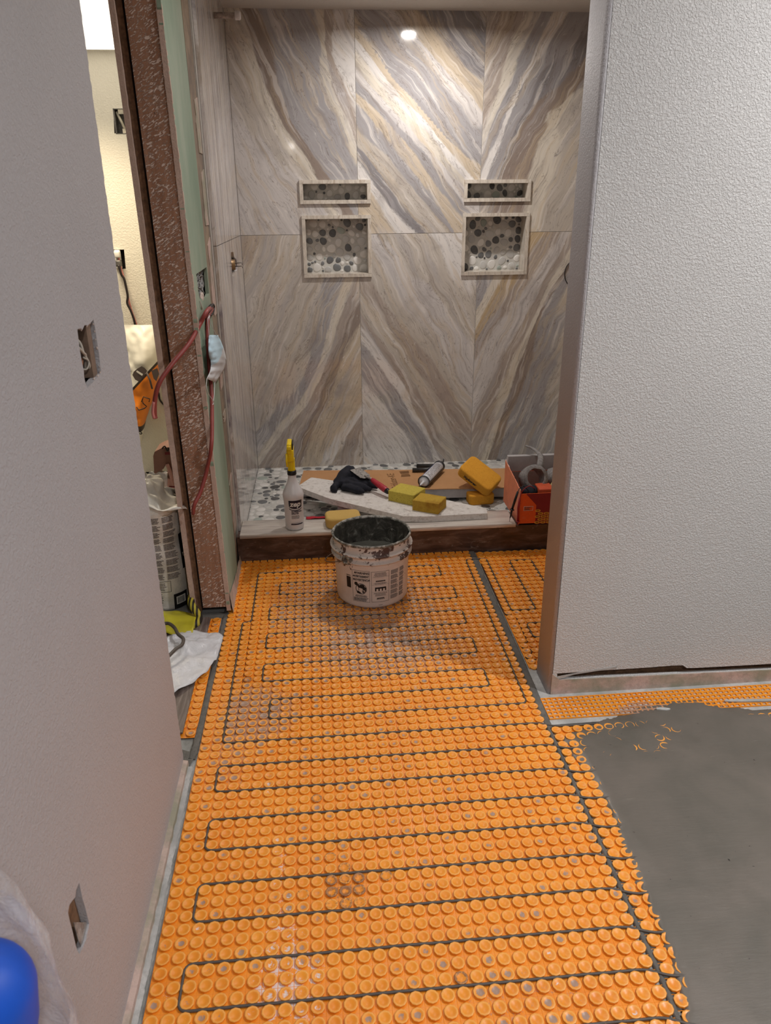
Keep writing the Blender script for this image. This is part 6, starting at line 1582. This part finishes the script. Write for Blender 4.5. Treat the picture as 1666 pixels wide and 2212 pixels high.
# print on the bag: columns of fine text, dark panel, barcode
def bmap2(t0, off): return lambda x, y: bag_pt(t0 + x/0.135, y, off)
T0 = radians(-58)
F = Flat()
for q in range(9): F.lines(-0.050, 0.128+q*0.030, -0.004, 0.152+q*0.030, 5, 0.0024, 60+q)
for q in range(9): F.lines(0.002, 0.128+q*0.030, 0.048, 0.152+q*0.030, 5, 0.0024, 80+q)
F.lines(-0.060, 0.030, -0.012, 0.070, 8, 0.0022, 7); F.frame(-0.060, 0.076, 0.010, 0.122, 0.0014); F.lines(-0.054, 0.082, 0.004, 0.116, 5, 0.0022, 8)
F.to(bmap2(T0, 0.0012), 'fine_print', 'ink_soft', mg)
F = Flat(); F.rect(0.060, 0.155, 0.112, 0.300, 8); F.to(bmap2(T0, 0.0012), 'dark_panel', 'ink_black', mg); F = Flat(); F.rect(0.016, 0.0, 0.070, 0.062, 8); F.to(bmap2(T0, 0.0012), 'dark_panel', 'ink_black', mg)
F = Flat(); F.text('polymer', 0.100, 0.226, 0.030, 0.001, rot=-pi/2); F.rect(0.066, 0.205, 0.080, 0.250, 3); F.to(bmap2(T0, 0.0022), 'white_print', 'outlet_white', mg); F = Flat(); F.rect(0.024, 0.018, 0.060, 0.050, 6); F.to(bmap2(T0, 0.0022), 'white_print', 'outlet_white', mg)
F = Flat()
x = 0.028
rnd = random.Random(6)
while x < 0.055: w_ = rnd.uniform(0.0008, 0.0024); F.rect(x, 0.022, x+w_, 0.046); x += w_+rnd.uniform(0.0008, 0.002)
F.to(bmap2(T0, 0.0032), 'barcode', 'ink_black', mg)
F = Flat(); F.text('BOND', -0.098, 0.30, 0.035, 0.001, rot=-pi/2); F.to(bmap2(T0, 0.0020), 'blue_print', 'cartridge_blue', mg)

# yellow caution tape heap and striped rope
def sheet(name, mat, fn, nx, ny, thick, label=None, cat=None, parent=None):
    vs = [fn(i/nx, j/ny) for i in range(nx+1) for j in range(ny+1)]; fs = []
    for i in range(nx):
        for j in range(ny): a = i*(ny+1)+j; fs.append((a, a+1, a+ny+2, a+ny+1))
    mb = MB(); mb.add(vs, fs, True); o = mb.build(name, mat, parent)
    md = o.modifiers.new('s', 'SOLIDIFY'); md.thickness = thick; md.offset = 1
    if label: tag(o, label, cat)
    return o
m = NB('yellow_film', 0.35); m.col(m.ramp(m.noise(m.geo(), 10, 4, 0.6), [(0.3, S(196,184,44)), (0.7, S(232,222,70))])); m.b.inputs['Transmission Weight'].default_value = 0.1
def yf(u, v):
    x = -0.66 + 0.185*u; y = 2.33 + 0.115*v - 0.03*u*(1-v)*2 + 0.05*(1-u)
    z = 0.012 + 0.040*sin(pi*v)*(0.35+0.65*(1-u)) + 0.014*noise.noise(Vector((x*18, y*18, 2))) + 0.01
    return (x, y, z)
sheet('yellow_plastic_film', 'yellow_film', yf, 30, 18, 0.001, 'crumpled yellow plastic film on the floor in front of the mortar bag', 'plastic film')
m = NB('rope_striped', 0.7); v = m.n('ShaderNodeTexWave'); v.inputs['Scale'].default_value = 22; v.inputs['Distortion'].default_value = 1.5; m.l(m.geo(), v.inputs['Vector'])
m.col(m.ramp(v.outputs['Fac'], [(0.42, S(38,34,28)), (0.55, S(186,172,60))]))
mb = MB(); P = smooth_path([on('y', 2.50, 412, 1288), on('y', 2.44, 414, 1305), on('y', 2.42, 422, 1318), on('y', 2.41, 430, 1333), on('y', 2.38, 426, 1345), on('y', 2.36, 412, 1355)], 8)
P = [Vector((p_.x, p_.y, max(p_.z, 0.014))) for p_ in P]
mb.tube(P, 0.013, 12); tag(mb.build('striped_strap', 'rope_striped'), 'twisted yellow and black strap coming out beside the mortar bag', 'strap')

# vinyl planks lying on the membrane in the doorway
m = NB('vinyl_plank', 0.45); v = m.geo((22, 2.2, 1)); f = m.noise(v, 3, 7, 0.7, 0.6)
m.col(m.ramp(f, [(0.28, S(66,54,50)), (0.5, S(104,90,84)), (0.66, S(138,126,120)), (0.8, S(168,160,156))]))
pl = []
def plank(x0, y0, x1, y1, z, lab):
    mb = MB(); mb.box((x0, y0, z), (x1, y1, z+0.005)); o = mb.build('vinyl_plank', 'vinyl_plank'); tag(o, lab, 'floor plank', None)
plank(-0.60, 1.792, -0.4305, 2.44, 0.0072, 'dark wood-look plank lying in the doorway half under the clear plastic')
plank(-0.565, 2.20, -0.436, 2.432, 0.0125, 'upper grey wood-look plank piece near the yellow film')
# clear-white poly sheet
m = NB('poly_film', 0.3, S(226,226,230)); m.b.inputs['Transmission Weight'].default_value = 0.0; m.b.inputs['Alpha'].default_value = 0.80
m.bump(m.noise(m.geo(), 14, 5, 0.65, 0.5), 0.010)
pc = [on('z', 0.03, *p) for p in ((350,1385),(400,1352),(440,1362),(474,1364),(482,1373),(476,1392),(467,1420),(445,1448),(415,1470),(378,1492),(355,1500))]
cc = Vector((-0.56, 2.22, 0))
def pf(u, v):
    t = u*(len(pc)-1); k = min(int(t), len(pc)-2); e = pc[k].lerp(pc[k+1], t-k); p_ = cc.lerp(Vector((e.x, e.y, 0)), v)
    z = 0.024 + 0.026*(1-v)*1.0 + 0.012*noise.noise(Vector((p_.x*20, p_.y*20, 7))) + 0.006*noise.noise(Vector((p_.x*50, p_.y*50, 2)))
    return (p_.x, p_.y, max(z, 0.0195))
sheet('plastic_sheet', 'poly_film', pf, 50, 16, 0.0006, 'crumpled translucent white plastic sheet lying over the planks in the doorway', 'plastic sheet')
mb = MB(); P = smooth_path([on('z', 0.07, *q) for q in ((352,1347),(365,1347),(377,1356),(385,1370),(396,1380),(393,1393),(380,1402),(366,1416),(358,1424))], 6)
mb.tube(P, 0.0058, 10); tag(mb.build('black_cable', 'cable_grey'), 'thick dark cord curving over the plastic sheet in the doorway', 'cord')
# clear crumpled film behind the bag
def cf(u, v):
    p_ = on('y', 2.86, 322+40*u, 1020+50*v); return (p_.x, p_.y+0.03*noise.noise(Vector((u*4, v*4, 0))), p_.z)
m = NB('clear_film', 0.15, S(230,230,230)); m.b.inputs['Alpha'].default_value = 0.35
sheet('loose_film', 'clear_film', cf, 12, 12, 0.0005, None, None, mg)

# ------------------------------------------------------------------ foreground: blue round pack in clear plastic against the left wall
fx = Vector((-0.325, 0.66, 0)); 
cb_ = CAM + (ray(-48, 2160).normalized())*1.02
bl = bpy.data.objects
mb = MB(); R = 0.057
M = Matrix.Translation((cb_.x, cb_.y, 0)); zc_ = cb_.z
mb.lathe([(0.034, 0.002), (0.035, 0.01), (0.030, zc_-0.18), (R*0.62, zc_-0.11), (R*0.90, zc_-0.045), (R, zc_)] + [(R*cos(a_*pi/20), zc_+R*sin(a_*pi/20)) for a_ in range(1, 10)] + [(0.002, zc_+R)], 48, M)
plain('blue_plastic', S(14,84,200), 0.5, var=0.03)
o = mb.build('blue_canister', 'blue_plastic'); tag(o, 'tall bright blue canister with a domed top at the lower left corner', 'canister')
m = NB('clear_wrap', 0.12, S(236,232,232)); m.l(m.ramp(m.noise(m.geo((1,1,0.5)), 11, 4, 0.6, 0.8), [(0.40, 0.12), (0.60, 0.55)]), m.b.inputs['Alpha']); m.bump(m.noise(m.geo(), 14, 4, 0.6, 0.5), 0.02)
def wf(t, h):
    # closed wrap around the roll, narrowing upwards, reaching the floor below
    rows = [(0.0, 0.080, 0.0), (0.50, 0.080, 0.0), (0.72, 0.078, 0.0), (0.82, 0.070, 0.0), (0.92, 0.055, -0.005), (1.0, 0.030, -0.01)]
    for a, c in zip(rows, rows[1:]):
        if a[0] <= h <= c[0]: f = (h-a[0])/(c[0]-a[0]); r = a[1]*(1-f)+c[1]*f; dx = a[2]*(1-f)+c[2]*f; break
    top = cb_.z+0.20; z = 0.005+(top-0.005)*h; q = 0.012*noise.noise(Vector((cos(t)*2, sin(t)*2, h*8)))+0.007*noise.noise(Vector((cos(t)*5, sin(t)*5, h*22)))
    return (max(cb_.x+(r+q)*cos(t)+dx, XN+0.002), cb_.y+(r+q)*sin(t), z)
vs = []; fs = []; na, nh = 48, 60; ta = math.atan2(cb_.y, cb_.x)
for i in range(nh+1):
    for k in range(na+1): vs.append(wf(ta + radians(-118 + 236*k/na), i/nh))
for i in range(nh):
    for k in range(na): a = i*(na+1)+k; fs.append((a, a+1, a+na+2, a+na+1))
mb = MB(); mb.add(vs, fs, True); o = mb.build('clear_film_wrap', 'clear_wrap'); tag(o, 'clear crinkled plastic film standing behind the blue canister against the left wall', 'plastic film')
